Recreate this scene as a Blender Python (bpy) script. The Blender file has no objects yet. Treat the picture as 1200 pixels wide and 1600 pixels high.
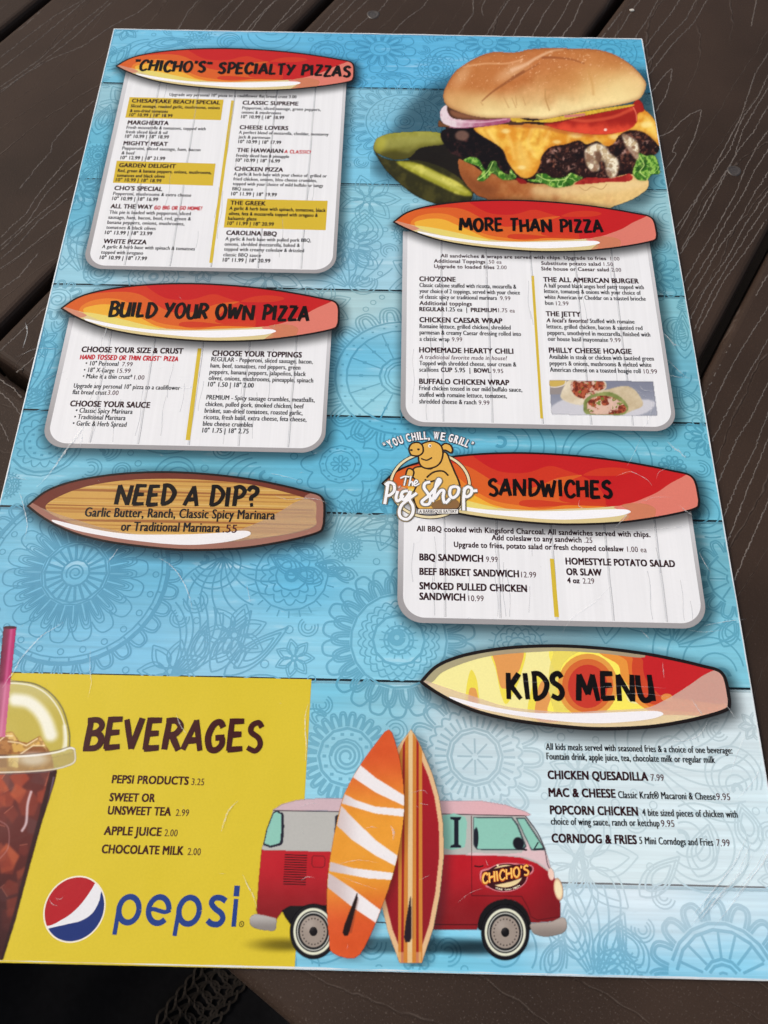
import bpy, bmesh, math, random
import numpy as np
from mathutils import Vector, Matrix, noise as mnoise
random.seed(7); rng = np.random.default_rng(7)
sc = bpy.context.scene
C = sc.collection

# ------------------------------------------------------------------ camera
CAM = np.array([9.73148926e-03, -1.91672573e-01, 2.84390925e-01])
ROT = (4.29075668e-01, -5.83354767e-03, 2.03888659e-02)
FPX = 1266.37
cd = bpy.data.cameras.new('camera'); cam = bpy.data.objects.new('camera', cd); C.objects.link(cam)
cam.location = CAM; cam.rotation_euler = ROT
cd.sensor_width = 36; cd.lens = FPX / 1600 * 36; cd.clip_start = .01; cd.clip_end = 100
cd.dof.use_dof = True; cd.dof.focus_distance = .325; cd.dof.aperture_fstop = 20
sc.camera = cam

# ------------------------------------------------------------------ daylight
w = bpy.data.worlds.new('World'); sc.world = w; w.use_nodes = True
nt = w.node_tree; nt.nodes.clear()
sky = nt.nodes.new('ShaderNodeTexSky'); sky.sky_type = 'NISHITA'; sky.sun_disc = False
SUN_EL, SUN_AZ = math.radians(50), math.radians(-72)
sky.sun_elevation = SUN_EL; sky.sun_rotation = SUN_AZ; sky.air_density = 1.6; sky.dust_density = 6; sky.ozone_density = .6
bg = nt.nodes.new('ShaderNodeBackground'); bg.inputs[1].default_value = .11
wo = nt.nodes.new('ShaderNodeOutputWorld')
nt.links.new(sky.outputs[0], bg.inputs[0]); nt.links.new(bg.outputs[0], wo.inputs[0])
sd = bpy.data.lights.new('sun', 'SUN'); sd.energy = 1.5; sd.angle = math.radians(18); sd.color = (1, .965, .92)
sun = bpy.data.objects.new('sun', sd); C.objects.link(sun)
sdir = Vector((math.sin(SUN_AZ) * math.cos(SUN_EL), math.cos(SUN_AZ) * math.cos(SUN_EL), math.sin(SUN_EL)))
sun.rotation_euler = sdir.to_track_quat('Z', 'Y').to_euler()
sc.view_settings.view_transform = 'Standard'; sc.view_settings.look = 'None'
sc.view_settings.exposure = 0.0; sc.view_settings.gamma = 1
sc.cycles.transparent_max_bounces = 64

# ------------------------------------------------------------------ plane mapping (photo point -> point of the flat menu)
Rm = np.array(Matrix.Rotation(ROT[2], 3, 'Z') @ Matrix.Rotation(ROT[1], 3, 'Y') @ Matrix.Rotation(ROT[0], 3, 'X'))
def M(px, py, z=0.0):
    px = np.asarray(px, float); py = np.asarray(py, float)
    d = np.stack([(px - 600) / FPX, -(py - 800) / FPX, -np.ones_like(px)], -1) @ Rm.T
    t = (z - CAM[2]) / d[..., 2]
    return (CAM + t[..., None] * d)[..., :2]
def MP(pts):
    a = np.array(pts, float); return M(a[:, 0], a[:, 1])
def unit(px, py, d=10):           # metres per photo pixel, along and up
    a = M(px, py); return (np.linalg.norm(M(px + d, py) - a) / d, np.linalg.norm(M(px, py - d) - a) / d)

# ------------------------------------------------------------------ objects and properties
def tag(o, label=None, cat=None, group=None, kind=None):
    if label: o['label'] = label
    if cat: o['category'] = cat
    if group: o['group'] = group
    if kind: o['kind'] = kind
    return o
def empty(name, loc=(0, 0, 0), parent=None):
    o = bpy.data.objects.new(name, None); C.objects.link(o); o.location = loc; o.parent = parent
    o.empty_display_size = .02; return o
def meshobj(name, v, f, mat, parent=None, col=None, smooth=False):
    me = bpy.data.meshes.new(name); me.from_pydata([tuple(map(float, p)) for p in v] if len(v) < 5000 else np.asarray(v).tolist(), [], f)
    me.materials.append(mat)
    if col is not None:
        ca = me.color_attributes.new('Col', 'FLOAT_COLOR', 'POINT')
        ca.data.foreach_set('color', np.asarray(col, np.float32).ravel())
    if smooth: me.shade_smooth()
    o = bpy.data.objects.new(name, me); C.objects.link(o); o.parent = parent
    return o
def lin(c):
    c = np.asarray(c, float) / 255.; return np.where(c <= .04045, c / 12.92, ((c + .055) / 1.055) ** 2.4)
GAIN = .95

# ------------------------------------------------------------------ materials
class NT:
    def __init__(s, name):
        s.m = bpy.data.materials.new(name); s.m.use_nodes = True; s.t = s.m.node_tree
        s.b = s.t.nodes['Principled BSDF']; s.out = s.t.nodes['Material Output']
    def n(s, t, **k):
        x = s.t.nodes.new('ShaderNode' + t)
        for a, b in k.items(): setattr(x, a, b)
        return x
    def l(s, a, b): s.t.links.new(a, b)
    def math(s, op, a, b=None, c=None, clamp=False):
        x = s.n('Math', operation=op); x.use_clamp = clamp
        for i, v in enumerate((a, b, c)):
            if v is None: continue
            if isinstance(v, (int, float)): x.inputs[i].default_value = v
            else: s.l(v, x.inputs[i])
        return x.outputs[0]
    def mapping(s, vec, sc_, loc=(0, 0, 0)):
        x = s.n('Mapping'); x.inputs['Scale'].default_value = sc_; x.inputs['Location'].default_value = loc; s.l(vec, x.inputs[0]); return x.outputs[0]
    def noise(s, vec, scale, detail=2, rough=.5, dist=0):
        x = s.n('TexNoise'); x.inputs['Scale'].default_value = scale; x.inputs['Detail'].default_value = detail
        x.inputs['Roughness'].default_value = rough; x.inputs['Distortion'].default_value = dist; s.l(vec, x.inputs['Vector']); return x.outputs[0]
    def ramp(s, f, lo, hi, a=0, b=1):
        x = s.n('MapRange'); x.inputs[1].default_value = lo; x.inputs[2].default_value = hi; x.inputs[3].default_value = a; x.inputs[4].default_value = b
        x.interpolation_type = 'SMOOTHSTEP'; s.l(f, x.inputs[0]); return x.outputs[0]
    def mix(s, f, a, b, mode='MIX'):
        x = s.n('Mix', data_type='RGBA', blend_type=mode)
        for i, v in ((0, f), (6, a), (7, b)):
            if isinstance(v, (int, float)): x.inputs[i].default_value = v
            elif isinstance(v, tuple): x.inputs[i].default_value = (*v, 1)
            else: s.l(v, x.inputs[i])
        return x.outputs[2]

def laminate(N, o):
    # the clear film over the print: soft waves, fine crinkle and a few pressed creases
    a = N.noise(o, 22, 2, .5)
    b = N.noise(N.mapping(o, (1, 1.6, 1)), 130, 3, .6, .6)
    c = N.noise(o, 900, 2, .6)
    vor = N.n('TexVoronoi', feature='DISTANCE_TO_EDGE'); vor.inputs['Scale'].default_value = 14
    wv = N.noise(o, 30, 3, .6)
    N.l(N.mix(.06, o, wv, 'ADD'), vor.inputs['Vector'])
    cr = N.ramp(vor.outputs[0], 0, .02, 1, 0)
    crm = N.math('MULTIPLY', cr, N.ramp(N.noise(o, 9, 2), .55, .68))
    h = N.math('MULTIPLY', a, 1.0)
    h = N.math('MULTIPLY_ADD', b, .10, h)
    h = N.math('MULTIPLY_ADD', c, .006, h)
    h = N.math('MULTIPLY_ADD', crm, .05, h)
    bp = N.n('Bump'); bp.inputs['Strength'].default_value = .55; bp.inputs['Distance'].default_value = .0016
    N.l(h, bp.inputs['Height']); N.l(bp.outputs[0], N.b.inputs['Normal'])
    N.b.inputs['Roughness'].default_value = .42
    N.b.inputs['Specular IOR Level'].default_value = .15
    N.l(N.ramp(N.noise(o, 60, 3), .3, .7, .34, .5), N.b.inputs['Roughness'])

def ink_material(name, alpha=False, planks=False):
    N = NT(name); tc = N.n('TexCoord').outputs['Object']
    at = N.n('Attribute', attribute_name='Col')
    col = at.outputs['Color']
    if planks:
        s1 = N.noise(N.mapping(tc, (7, 330, 1)), 1, 4, .6, .3)
        s2 = N.noise(N.mapping(tc, (22, 900, 1), (3, 1, 0)), 1, 3, .6)
        s3 = N.noise(N.mapping(tc, (30, 90, 1), (7, 4, 0)), 1, 4, .7)
        v = N.math('MULTIPLY_ADD', s1, .50, N.math('MULTIPLY_ADD', s2, .26, .66))
        cmb = N.n('CombineColor'); [N.l(v, cmb.inputs[i]) for i in range(3)]
        col = N.mix(1.0, col, cmb.outputs[0], 'MULTIPLY')
        wm = N.math('MULTIPLY', N.ramp(s3, .53, .72), N.ramp(s1, .42, .62))
        col = N.mix(N.math('MULTIPLY', wm, .45), col, (.62, .78, .84))
        dk = N.math('MULTIPLY', N.ramp(s3, .44, .30), N.ramp(s2, .5, .62))
        col = N.mix(N.math('MULTIPLY', dk, .3), col, (.03, .16, .24))
    else:
        g = N.noise(tc, 1400, 2, .6)
        v = N.ramp(g, .3, .7, .975, 1.015); cmb = N.n('CombineColor'); [N.l(v, cmb.inputs[i]) for i in range(3)]
        col = N.mix(1.0, col, cmb.outputs[0], 'MULTIPLY')
    N.l(col, N.b.inputs['Base Color'])
    if alpha: N.l(at.outputs['Alpha'], N.b.inputs['Alpha'])
    laminate(N, tc)
    return N.m
INK = ink_material('printed_ink'); INKA = ink_material('printed_ink_soft', alpha=True); PLANKINK = ink_material('printed_blue_boards', planks=True)
def paper_white_material():
    N = NT('printed_white_boards'); tc = N.n('TexCoord').outputs['Object']
    at = N.n('Attribute', attribute_name='Col')
    s1 = N.noise(N.mapping(tc, (260, 6, 1)), 1, 4, .6, .8)
    s2 = N.noise(N.mapping(tc, (900, 16, 1)), 1, 3, .6)
    v = N.math('MULTIPLY_ADD', s1, .16, N.math('MULTIPLY_ADD', s2, .08, .875))
    cmb = N.n('CombineColor'); [N.l(v, cmb.inputs[i]) for i in range(3)]
    N.l(N.mix(1.0, at.outputs['Color'], cmb.outputs[0], 'MULTIPLY'), N.b.inputs['Base Color'])
    laminate(N, tc); return N.m
WHITEINK = paper_white_material()
def plain(name, c, rough=.6, spec=.3):
    N = NT(name); tc = N.n('TexCoord').outputs['Object']
    g = N.noise(tc, 300, 3); v = N.ramp(g, .3, .7, .85, 1.1)
    cmb = N.n('CombineColor'); [N.l(v, cmb.inputs[i]) for i in range(3)]
    N.l(N.mix(1.0, tuple(c), cmb.outputs[0], 'MULTIPLY'), N.b.inputs['Base Color'])
    N.b.inputs['Roughness'].default_value = rough; N.b.inputs['Specular IOR Level'].default_value = spec
    return N.m
def composite_material(name, base, line, grain=1.0, speck=.5):
    N = NT(name); tc0 = N.n('TexCoord').outputs['Object']
    oi = N.n('ObjectInfo').outputs['Random']
    ad = N.n('VectorMath', operation='ADD'); N.l(tc0, ad.inputs[0])
    cx = N.n('CombineXYZ'); N.l(N.math('MULTIPLY', oi, 7.3), cx.inputs[0]); N.l(N.math('MULTIPLY', oi, 3.1), cx.inputs[1]); N.l(cx.outputs[0], ad.inputs[1])
    o = ad.outputs[0]
    sp = N.n('SeparateXYZ'); N.l(o, sp.inputs[0])
    n1 = N.noise(N.mapping(o, (3.6, 13, 0)), 1, 1, .4)
    n2 = N.noise(N.mapping(o, (26, 60, 0)), 1, 3, .6)
    n3 = N.noise(N.mapping(o, (160, 260, 0)), 1, 2, .5)
    ph = N.math('MULTIPLY_ADD', sp.outputs[1], 66, N.math('MULTIPLY', n1, 8.5))
    ph = N.math('MULTIPLY_ADD', n2, .45, ph); ph = N.math('MULTIPLY_ADD', n3, .12, ph)
    fr = N.math('FRACT', ph)
    d = N.math('ABSOLUTE', N.math('SUBTRACT', fr, .5))
    keep = N.ramp(N.noise(N.mapping(o, (9, 40, 0), (5, 2, 0)), 1, 2), .36, .50)
    brk = N.ramp(N.noise(N.mapping(o, (190, 190, 0)), 1, 3, .7), .34, .56)
    groove = N.math('MULTIPLY', N.ramp(d, .0, .026, 1, 0), keep)
    crest = N.math('MULTIPLY', N.math('MULTIPLY', N.ramp(N.math('ABSOLUTE', N.math('SUBTRACT', d, .032)), .0, .024, 1, 0), N.ramp(N.math('SUBTRACT', fr, .5), -.01, .01)), keep)
    crest = N.math('MULTIPLY', crest, brk)
    pit = N.noise(N.mapping(o, (900, 1300, 0)), 1, 3, .65)
    spk = N.ramp(N.noise(o, 1500, 2, .7), .60, .72)
    big = N.noise(o, 9, 3, .6)
    col = N.mix(N.ramp(big, .3, .7), tuple(x * .78 for x in base), tuple(x * 1.25 for x in base))
    col = N.mix(N.math('MULTIPLY', crest, .55 * grain), col, tuple(line))
    col = N.mix(N.math('MULTIPLY', groove, .6 * grain), col, tuple(x * .3 for x in base))
    col = N.mix(N.math('MULTIPLY', spk, speck * .35), col, tuple(line))
    N.l(col, N.b.inputs['Base Color'])
    h = N.math('MULTIPLY_ADD', groove, -1.0 * grain, N.math('MULTIPLY', crest, .6 * grain))
    h = N.math('MULTIPLY_ADD', pit, .45, h)
    bp = N.n('Bump'); bp.inputs['Strength'].default_value = .7; bp.inputs['Distance'].default_value = .0004
    N.l(h, bp.inputs['Height']); N.l(bp.outputs[0], N.b.inputs['Normal'])
    N.b.inputs['Roughness'].default_value = .6; N.b.inputs['Specular IOR Level'].default_value = .14
    return N.m

# ------------------------------------------------------------------ the table
TZ = -.0021
TBL = composite_material('brown_composite_plank', (.037, .0225, .0160), (.22, .18, .155), .4, .35)
TBL2 = composite_material('brown_composite_border', (.038, .0235, .0168), (.22, .18, .155), .35, 1.0)
def planks():
    t = empty('picnic_table', (0, 0, TZ))
    tag(t, 'dark brown composite plank table with embossed wood grain under the menu', 'table')
    ang = math.radians(60); u = Vector((math.cos(ang), math.sin(ang))); nrm = Vector((math.sin(ang), -math.cos(ang)))
    ba = math.radians(-34.5); bu = Vector((math.cos(ba), math.sin(ba))); bn = Vector((-math.sin(ba), math.cos(ba)))   # bn points up-right
    inner = bn.dot(Vector(M(22, 582))) ; outer = bn.dot(Vector(M(402, 1562, TZ)))
    edges = [-.545, -.412, -.280, -.1485, -.0125, .1185, .250, .382, .514]
    thick = .025
    def block(name, pts, angle, mat, bev=.0035):
        org = Vector((sum(p.x for p in pts) / len(pts), sum(p.y for p in pts) / len(pts)))
        bm = bmesh.new(); R = Matrix.Rotation(-angle, 2)
        loc = [R @ (p - org) for p in pts]
        top = [bm.verts.new((q.x, q.y, 0)) for q in loc]; bot = [bm.verts.new((q.x, q.y, -thick)) for q in loc]
        ft = bm.faces.new(top); bm.faces.new(bot[::-1])
        for i in range(len(pts)):
            j = (i + 1) % len(pts); bm.faces.new((top[i], bot[i], bot[j], top[j]))
        bmesh.ops.recalc_face_normals(bm, faces=bm.faces)
        bmesh.ops.bevel(bm, geom=list(ft.edges), offset=bev, segments=4, profile=.5, affect='EDGES')
        me = bpy.data.meshes.new(name); bm.to_mesh(me); bm.free(); me.materials.append(mat)
        o = bpy.data.objects.new(name, me); C.objects.link(o); o.parent = t
        o.location = (org.x, org.y, 0); o.rotation_euler = (0, 0, angle)
    g = .0022
    for a, b in zip(edges, edges[1:]):
        a += g; b -= g
        def end(d):        # where the strip edge meets the border plank
            p0 = nrm * d; s = (inner + .002 - bn.dot(p0)) / bn.dot(u); return p0 + u * s
        pts = [end(a), end(b), nrm * b + u * .9, nrm * a + u * .9]
        block('plank', pts, ang, TBL)
    i0, o0 = inner - .002, outer
    pts = [bn * o0 - bu * .75, bn * o0 + bu * .75, bn * i0 + bu * .75, bn * i0 - bu * .75]
    block('border_plank', pts, ba, TBL2, .006)
    # screws sunk in the planks
    sm = plain('dark_screw_head', (.05, .04, .035), .4, .5)
    for (px, py) in ((583, 23), (1147, 267)):
        x, y = M(px, py, TZ)
        v, f = [], []; prof = [(.0034, 0.00002), (.0030, .0003), (.0025, .0003), (.0022, .0001), (.0015, .0001), (.0010, .00022), (.0005, .0001)]
        n = 20
        for (r, z) in prof:
            for k in range(n):
                th = 2 * math.pi * k / n; rr = r * (1 + .06 * math.sin(3 * th)); v.append((rr * math.cos(th), rr * math.sin(th), z))
        for i in range(len(prof) - 1):
            for k in range(n): f.append((i * n + k, i * n + (k + 1) % n, (i + 1) * n + (k + 1) % n, (i + 1) * n + k))
        f.append(tuple(range((len(prof) - 1) * n, len(prof) * n)))
        o = meshobj('screw', v, f, sm, t, smooth=True); o.location = (x, y, 0.00005)
    # embossed grain ridges, coloured paler than the planks so crests look lit
    GR = [[(0,47),(30,25),(60,0)],[(0,65),(35,43),(80,3)],[(0,90),(45,55),(85,25),(130,0)],[(0,108),(60,62),(110,20),(133,0)],[(0,136),(60,95),(120,40),(160,10),(170,0)],[(0,142),(50,108),(120,55),(175,2)],[(0,145),(40,115),(80,92),(130,72),(175,40),(215,20),(240,0)],[(315,-5),(292,20),(285,35),(270,60)],[(368,-5),(335,28),(310,60)],[(385,-5),(355,30),(330,60)],[(415,-5),(385,30),(360,60)],[(430,0),(400,30),(375,60)],
     [(150,155),(115,185),(82,222),(80,236),(60,258),(30,296)],[(130,228),(100,255),(75,285),(55,310),(40,335),(20,352),(0,372)],[(126,250),(95,278),(70,305),(45,345),(0,385)],[(115,288),(80,320),(50,345),(0,392)],[(105,310),(60,345),(30,380),(0,405)],[(98,345),(60,375),(30,400),(0,420)],[(60,395),(30,432),(0,453)],[(80,448),(40,480),(0,520)],[(74,478),(20,530),(0,548)],[(60,552),(35,575),(25,582)],[(-10,604),(15,625),(32,648)],[(-10,650),(4,666),(14,690)],[(-5,590),(20,606),(34,622)],
     [(440,-5),(428,3),(412,20),(390,50)],[(485,-5),(460,20),(435,40),(415,65)],[(470,-5),(440,30),(410,65)],[(545,-5),(520,20),(485,60)],[(560,-5),(535,22),(495,62)],[(580,-5),(545,28),(510,62)],[(610,-5),(590,20),(572,30),(560,40),(535,66)],[(672,-5),(660,12),(640,25),(625,38),(600,66)],[(739,-5),(740,20),(733,30),(722,45),(705,70)],[(760,-5),(752,15),(755,25)],[(798,-5),(785,15),(770,38),(750,70)],[(812,10),(795,40),(775,72)],
     [(838,-5),(815,30),(795,70)],[(868,-5),(850,22),(825,70)],[(893,-5),(875,30),(845,72)],[(912,-5),(895,35),(865,74)],[(985,-5),(970,20),(955,40),(930,72)],[(1004,-5),(985,20),(970,45),(950,74)],[(1030,-5),(1015,25),(998,50),(985,74)],[(1065,-5),(1048,22),(1025,50),(1000,85)],[(1090,-5),(1072,30),(1042,60),(1005,108)],[(1107,-5),(1085,35),(1050,70),(1010,122)],[(1050,107),(1040,115),(1025,135),(1012,152)],[(1050,107),(1048,125),(1040,150),(1025,175)],[(1096,171),(1080,178),(1065,188),(1050,205),(1024,216)],[(1096,172),(1093,190),(1085,215),(1070,245),(1040,300)],[(1062,213),(1055,225),(1050,237),(1058,240),(1036,270)],[(1183,-5),(1178,20),(1174,42)],
     [(1206,75),(1180,115),(1170,145),(1157,185),(1135,225),(1110,275),(1085,315),(1055,358)],[(1206,105),(1185,150),(1160,185),(1140,235),(1120,262),(1095,300),(1058,368)],[(1206,128),(1180,170),(1160,205),(1146,250),(1110,305),(1065,390)],[(1206,155),(1178,205),(1150,240),(1122,295),(1100,340),(1062,398)],[(1206,195),(1185,225),(1165,262),(1150,300),(1120,355),(1095,395),(1066,445)],[(1206,225),(1180,265),(1160,305),(1135,345),(1110,395),(1073,455)],[(1206,260),(1180,300),(1155,345),(1125,385),(1100,430),(1076,470)],[(1206,290),(1165,350),(1135,405),(1100,455),(1078,500)],[(1206,308),(1172,360),(1140,410),(1110,460),(1085,515)],[(1206,330),(1170,385),(1130,440),(1090,520)],
     [(1206,420),(1170,480),(1130,560),(1098,622)],[(1206,470),(1150,560),(1104,650)],[(1206,585),(1175,650),(1150,690),(1118,765)],[(1206,630),(1180,700),(1150,760),(1124,825)],[(1206,672),(1170,760),(1132,860)],[(1206,770),(1180,830),(1144,915)],[(1206,520),(1160,600),(1112,690)]]
    v, f = [], []
    def zt(x, y):
        p_ = Vector((x, y)); dd = nrm.dot(p_); k = min(abs(dd - e_) for e_ in edges); return -1 if (k < g + .0035) else 0
    for gi, gl in enumerate(GR):
        p = catmull(gl, False, 14) if False else np.array(gl, float)
        t_ = np.linspace(0, 1, len(p)); n_ = max(12, int(np.hypot(*(p[-1] - p[0])) / 2.2)); tt = np.linspace(0, 1, n_)
        seg = np.column_stack([np.interp(tt, t_, p[:, 0]), np.interp(tt, t_, p[:, 1])])
        for _ in range(3): seg[1:-1] = (seg[:-2] + seg[1:-1] * 2 + seg[2:]) / 4
        w_ = M(seg[:, 0], seg[:, 1], TZ); d_ = np.gradient(w_, axis=0); d_ /= np.linalg.norm(d_, axis=1, keepdims=True); q_ = np.stack([-d_[:, 1], d_[:, 0]], 1)
        w_ = w_ + q_ * rng.normal(0, .00016, n_)[:, None]
        hw = .00032 * rng.uniform(.45, 1.25, n_); hgt = .00011 * rng.uniform(.3, 1.2, n_)
        hw[0] = hw[-1] = .00004
        base = len(v); last = None
        for k in range(n_):
            x, y = w_[k]; ok = zt(x, y) == 0
            a_ = w_[k] + q_[k] * hw[k]; b_ = w_[k] - q_[k] * hw[k]
            v += [(a_[0], a_[1], -.00002), (x, y, hgt[k]), (b_[0], b_[1], -.00002)]
            if k and ok and last:
                c_ = len(v) - 3; f += [(c_ - 3, c_ - 2, c_ + 1, c_), (c_ - 2, c_ - 1, c_ + 2, c_ + 1)]
            last = ok
    f = [q[::-1] for q in f]
    gm = composite_material('brown_composite_lit_ridge', (.13, .11, .098), (.4, .36, .33), 0, 1.0)
    meshobj('wood_grain', v, f, gm, t)['kind'] = 'stuff'
    # a pale crumb lying on the planks
    x, y = M(987, 17, TZ)
    bm = bmesh.new(); bmesh.ops.create_icosphere(bm, subdivisions=2, radius=.0009)
    for vv in bm.verts: vv.co = Vector((vv.co.x * 1.5, vv.co.y, vv.co.z * .6)) * (1 + .25 * mnoise.noise(vv.co * 2500))
    me = bpy.data.meshes.new('crumb'); bm.to_mesh(me); bm.free(); me.materials.append(plain('pale_crumb', (.6, .56, .5)))
    cr = bpy.data.objects.new('crumb', me); C.objects.link(cr); cr.location = (x, y, TZ + .0004)
    tag(cr, 'tiny pale crumb lying on the brown planks above the menu', 'crumb')
planks()
# ground far below the table edge, near-black in place of shade, and the dark cloth of a lap
fl = meshobj('floor', [(-3, -3, -.74), (3, -3, -.74), (3, 3, -.74), (-3, 3, -.74)], [(0, 1, 2, 3)], plain('shaded_deck_floor', (.010, .007, .005), .9, .1)); tag(fl, kind='structure')
def lap():
    g = empty('garment', (-.1, -.26, -.13)); tag(g, 'black fabric with pale embroidered trim below the table edge', 'clothing')
    v, f = [], []; nx, ny = 50, 30
    for j in range(ny):
        for i in range(nx):
            x = -.26 + .36 * i / (nx - 1); y = -.36 + .24 * j / (ny - 1)
            z = -.13 + .05 * math.sin((x * .8 + y * .3) * 22 + .6) + .006 * mnoise.noise(Vector((x * 40, y * 40, 0)))
            v.append((x + .1, y + .26, z + .13))
    for j in range(ny - 1):
        for i in range(nx - 1): a = j * nx + i; f.append((a, a + 1, a + nx + 1, a + nx))
    meshobj('cloth', v, f, plain('black_cloth', (.006, .006, .007), .9, .1), g, smooth=True)
    em = plain('beige_embroidery', (.022, .018, .015), .8, .1); v, f = [], []
    def hz(x, y): return -.13 + .05 * math.sin((x * .8 + y * .3) * 22 + .6) + .006 * mnoise.noise(Vector((x * 40, y * 40, 0))) + .0012
    def thread(pts, w_=.0011):
        n0 = len(v)
        for k, (x, y) in enumerate(pts):
            x2, y2 = pts[min(k + 1, len(pts) - 1)]; x1, y1 = pts[max(k - 1, 0)]
            dx, dy = x2 - x1, y2 - y1; L = math.hypot(dx, dy) + 1e-9; nx_, ny_ = -dy / L * w_ / 2, dx / L * w_ / 2
            v.append((x + nx_ + .1, y + ny_ + .26, hz(x, y) + .13)); v.append((x - nx_ + .1, y - ny_ + .26, hz(x, y) + .13))
            if k: a = n0 + 2 * k; f.append((a - 2, a - 1, a + 1, a))
    A, B = M(345, 1500, -.12), M(245, 1640, -.12)
    for k in range(9):
        c = A + (B - A) * k / 8; r = .0075
        thread([(c[0] + r * math.cos(t_) * (1 + .3 * math.cos(5 * t_)), c[1] + r * math.sin(t_)) for t_ in np.linspace(0, 6.283, 26)])
        thread([(c[0] + r * .5 * math.cos(t_), c[1] + r * .5 * math.sin(t_)) for t_ in np.linspace(0, 6.283, 16)])
        for s in (-1, 1):
            d = (B - A) / np.linalg.norm(B - A); nn = np.array((-d[1], d[0])) * s
            thread([tuple(c + nn * (.010 + .002 * math.sin(q)) + d * (q - 3) * .0022) for q in np.linspace(0, 6, 10)])
    meshobj('embroidery', v, f, em, g)
lap()

# ------------------------------------------------------------------ the menu: drawing tools
MENU = empty('menu', (0, 0, 0)); tag(MENU, 'large laminated blue menu sheet with surfboard headings lying on the brown plank table', 'menu')
ZC = [0.0]; STEP = 3.0e-6      # print layers are about a micron apart
def nz(): ZC[0] += STEP; return ZC[0]
def level(n): ZC[0] = n * STEP
def catmull(p, closed=True, n=6):
    p = np.asarray(p, float); N_ = len(p); out = []
    rngN = N_ if closed else N_ - 1
    for i in range(rngN):
        if closed: p0, p1, p2, p3 = p[i - 1], p[i], p[(i + 1) % N_], p[(i + 2) % N_]
        else: p0, p1, p2, p3 = p[max(i - 1, 0)], p[i], p[i + 1], p[min(i + 2, N_ - 1)]
        for t in np.arange(n) / n:
            out.append(.5 * ((2 * p1) + (-p0 + p2) * t + (2 * p0 - 5 * p1 + 4 * p2 - p3) * t * t + (-p0 + 3 * p1 - 3 * p2 + p3) * t ** 3))
    if not closed: out.append(p[-1])
    return np.array(out)
def rib(p, wd, closed=False):
    p = np.asarray(p, float); n = len(p)
    if closed: d = np.roll(p, -1, 0) - np.roll(p, 1, 0)
    else: d = np.gradient(p, axis=0)
    d /= (np.linalg.norm(d, axis=1, keepdims=True) + 1e-12); nn = np.stack([-d[:, 1], d[:, 0]], 1)
    if not closed and n > 2:      # mitre sharp corners a little
        a = p[1:-1] - p[:-2]; b = p[2:] - p[1:-1]
        ca = (a * b).sum(1) / (np.linalg.norm(a, axis=1) * np.linalg.norm(b, axis=1) + 1e-12)
        k = 1 / np.sqrt(np.clip((1 + ca) / 2, .3, 1)); nn[1:-1] *= k[:, None]
    wd = np.broadcast_to(np.asarray(wd, float), (n,))[:, None] / 2
    v = np.empty((2 * n, 2)); v[0::2] = p + nn * wd; v[1::2] = p - nn * wd
    f = [(2 * i + 1, 2 * i + 3, 2 * i + 2, 2 * i) for i in range(n - 1)]
    if closed: f.append((2 * n - 1, 1, 0, 2 * n - 2))
    return v, f
def sharp(p, lim=.55):
    p = p[np.append(True, np.linalg.norm(np.diff(p, axis=0), axis=1) > 2e-6)]
    if len(p) < 3: return [p] if len(p) == 2 else []
    a = np.diff(p, axis=0); a /= np.linalg.norm(a, axis=1, keepdims=True) + 1e-12; c = (a[:-1] * a[1:]).sum(1)
    cut = [0] + [i + 1 for i in range(len(c)) if c[i] < lim] + [len(p) - 1]; return [p[i:j + 1] for i, j in zip(cut, cut[1:]) if j > i]
class Ink:
    def __init__(s): s.v = []; s.f = []; s.c = []; s.n = 0; s.cyc = None; s.i = 0
    def add(s, v, f, col, a=1.0, z=None, g=GAIN, ramp=0):
        v = np.asarray(v, float)
        if z is None:
            if s.cyc: z = s.cyc[0] + (s.cyc[-1] - s.cyc[0]) * ((s.i * .6180339887) % 1.0); s.i += 1
            else: z = nz()
        s.v.append(np.column_stack([v[:, :2], z + ramp * STEP * np.repeat(np.linspace(0, 1, len(v) // 2), 2) if ramp else np.full(len(v), z)]))
        s.f += [tuple(int(i) + s.n for i in q) for q in f]
        if callable(col): cc = col(v)
        else: cc = np.tile(lin(col) * g, (len(v), 1))
        aa = np.broadcast_to(np.asarray(a, float), (len(v),))
        s.c.append(np.column_stack([cc, aa])); s.n += len(v)
    def cycle(s, k=8): s.cyc = [nz() for _ in range(k)]; return s
    def poly(s, pts, col, smooth=0, px=True, a=1.0):
        p = np.asarray(pts, float)
        if smooth: p = catmull(p, True, smooth)
        if px: p = M(p[:, 0], p[:, 1])
        ar = (p[:, 0] * np.roll(p[:, 1], -1) - np.roll(p[:, 0], -1) * p[:, 1]).sum()
        if ar < 0: p = p[::-1]
        s.add(p, [tuple(range(len(p)))], col, a)
    def line(s, pts, wd, col, smooth=0, px=True, closed=False, a=1.0):
        p = np.asarray(pts, float)
        if smooth: p = catmull(p, closed, smooth)
        if px: p = M(p[:, 0], p[:, 1])
        if not closed and np.ndim(wd) == 0 and np.ndim(a) == 0:
            for q in sharp(p): v, f = rib(q, wd); s.add(v, f, col, a, ramp=4)
            return
        v, f = rib(p, wd, closed); s.add(v, f, col, a, ramp=0 if closed or np.ndim(a) else 3)
    def build(s, name, parent=None, mat=None):
        o = meshobj(name, np.concatenate(s.v), s.f, mat or INK, parent or MENU, np.concatenate(s.c)); return o
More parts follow.
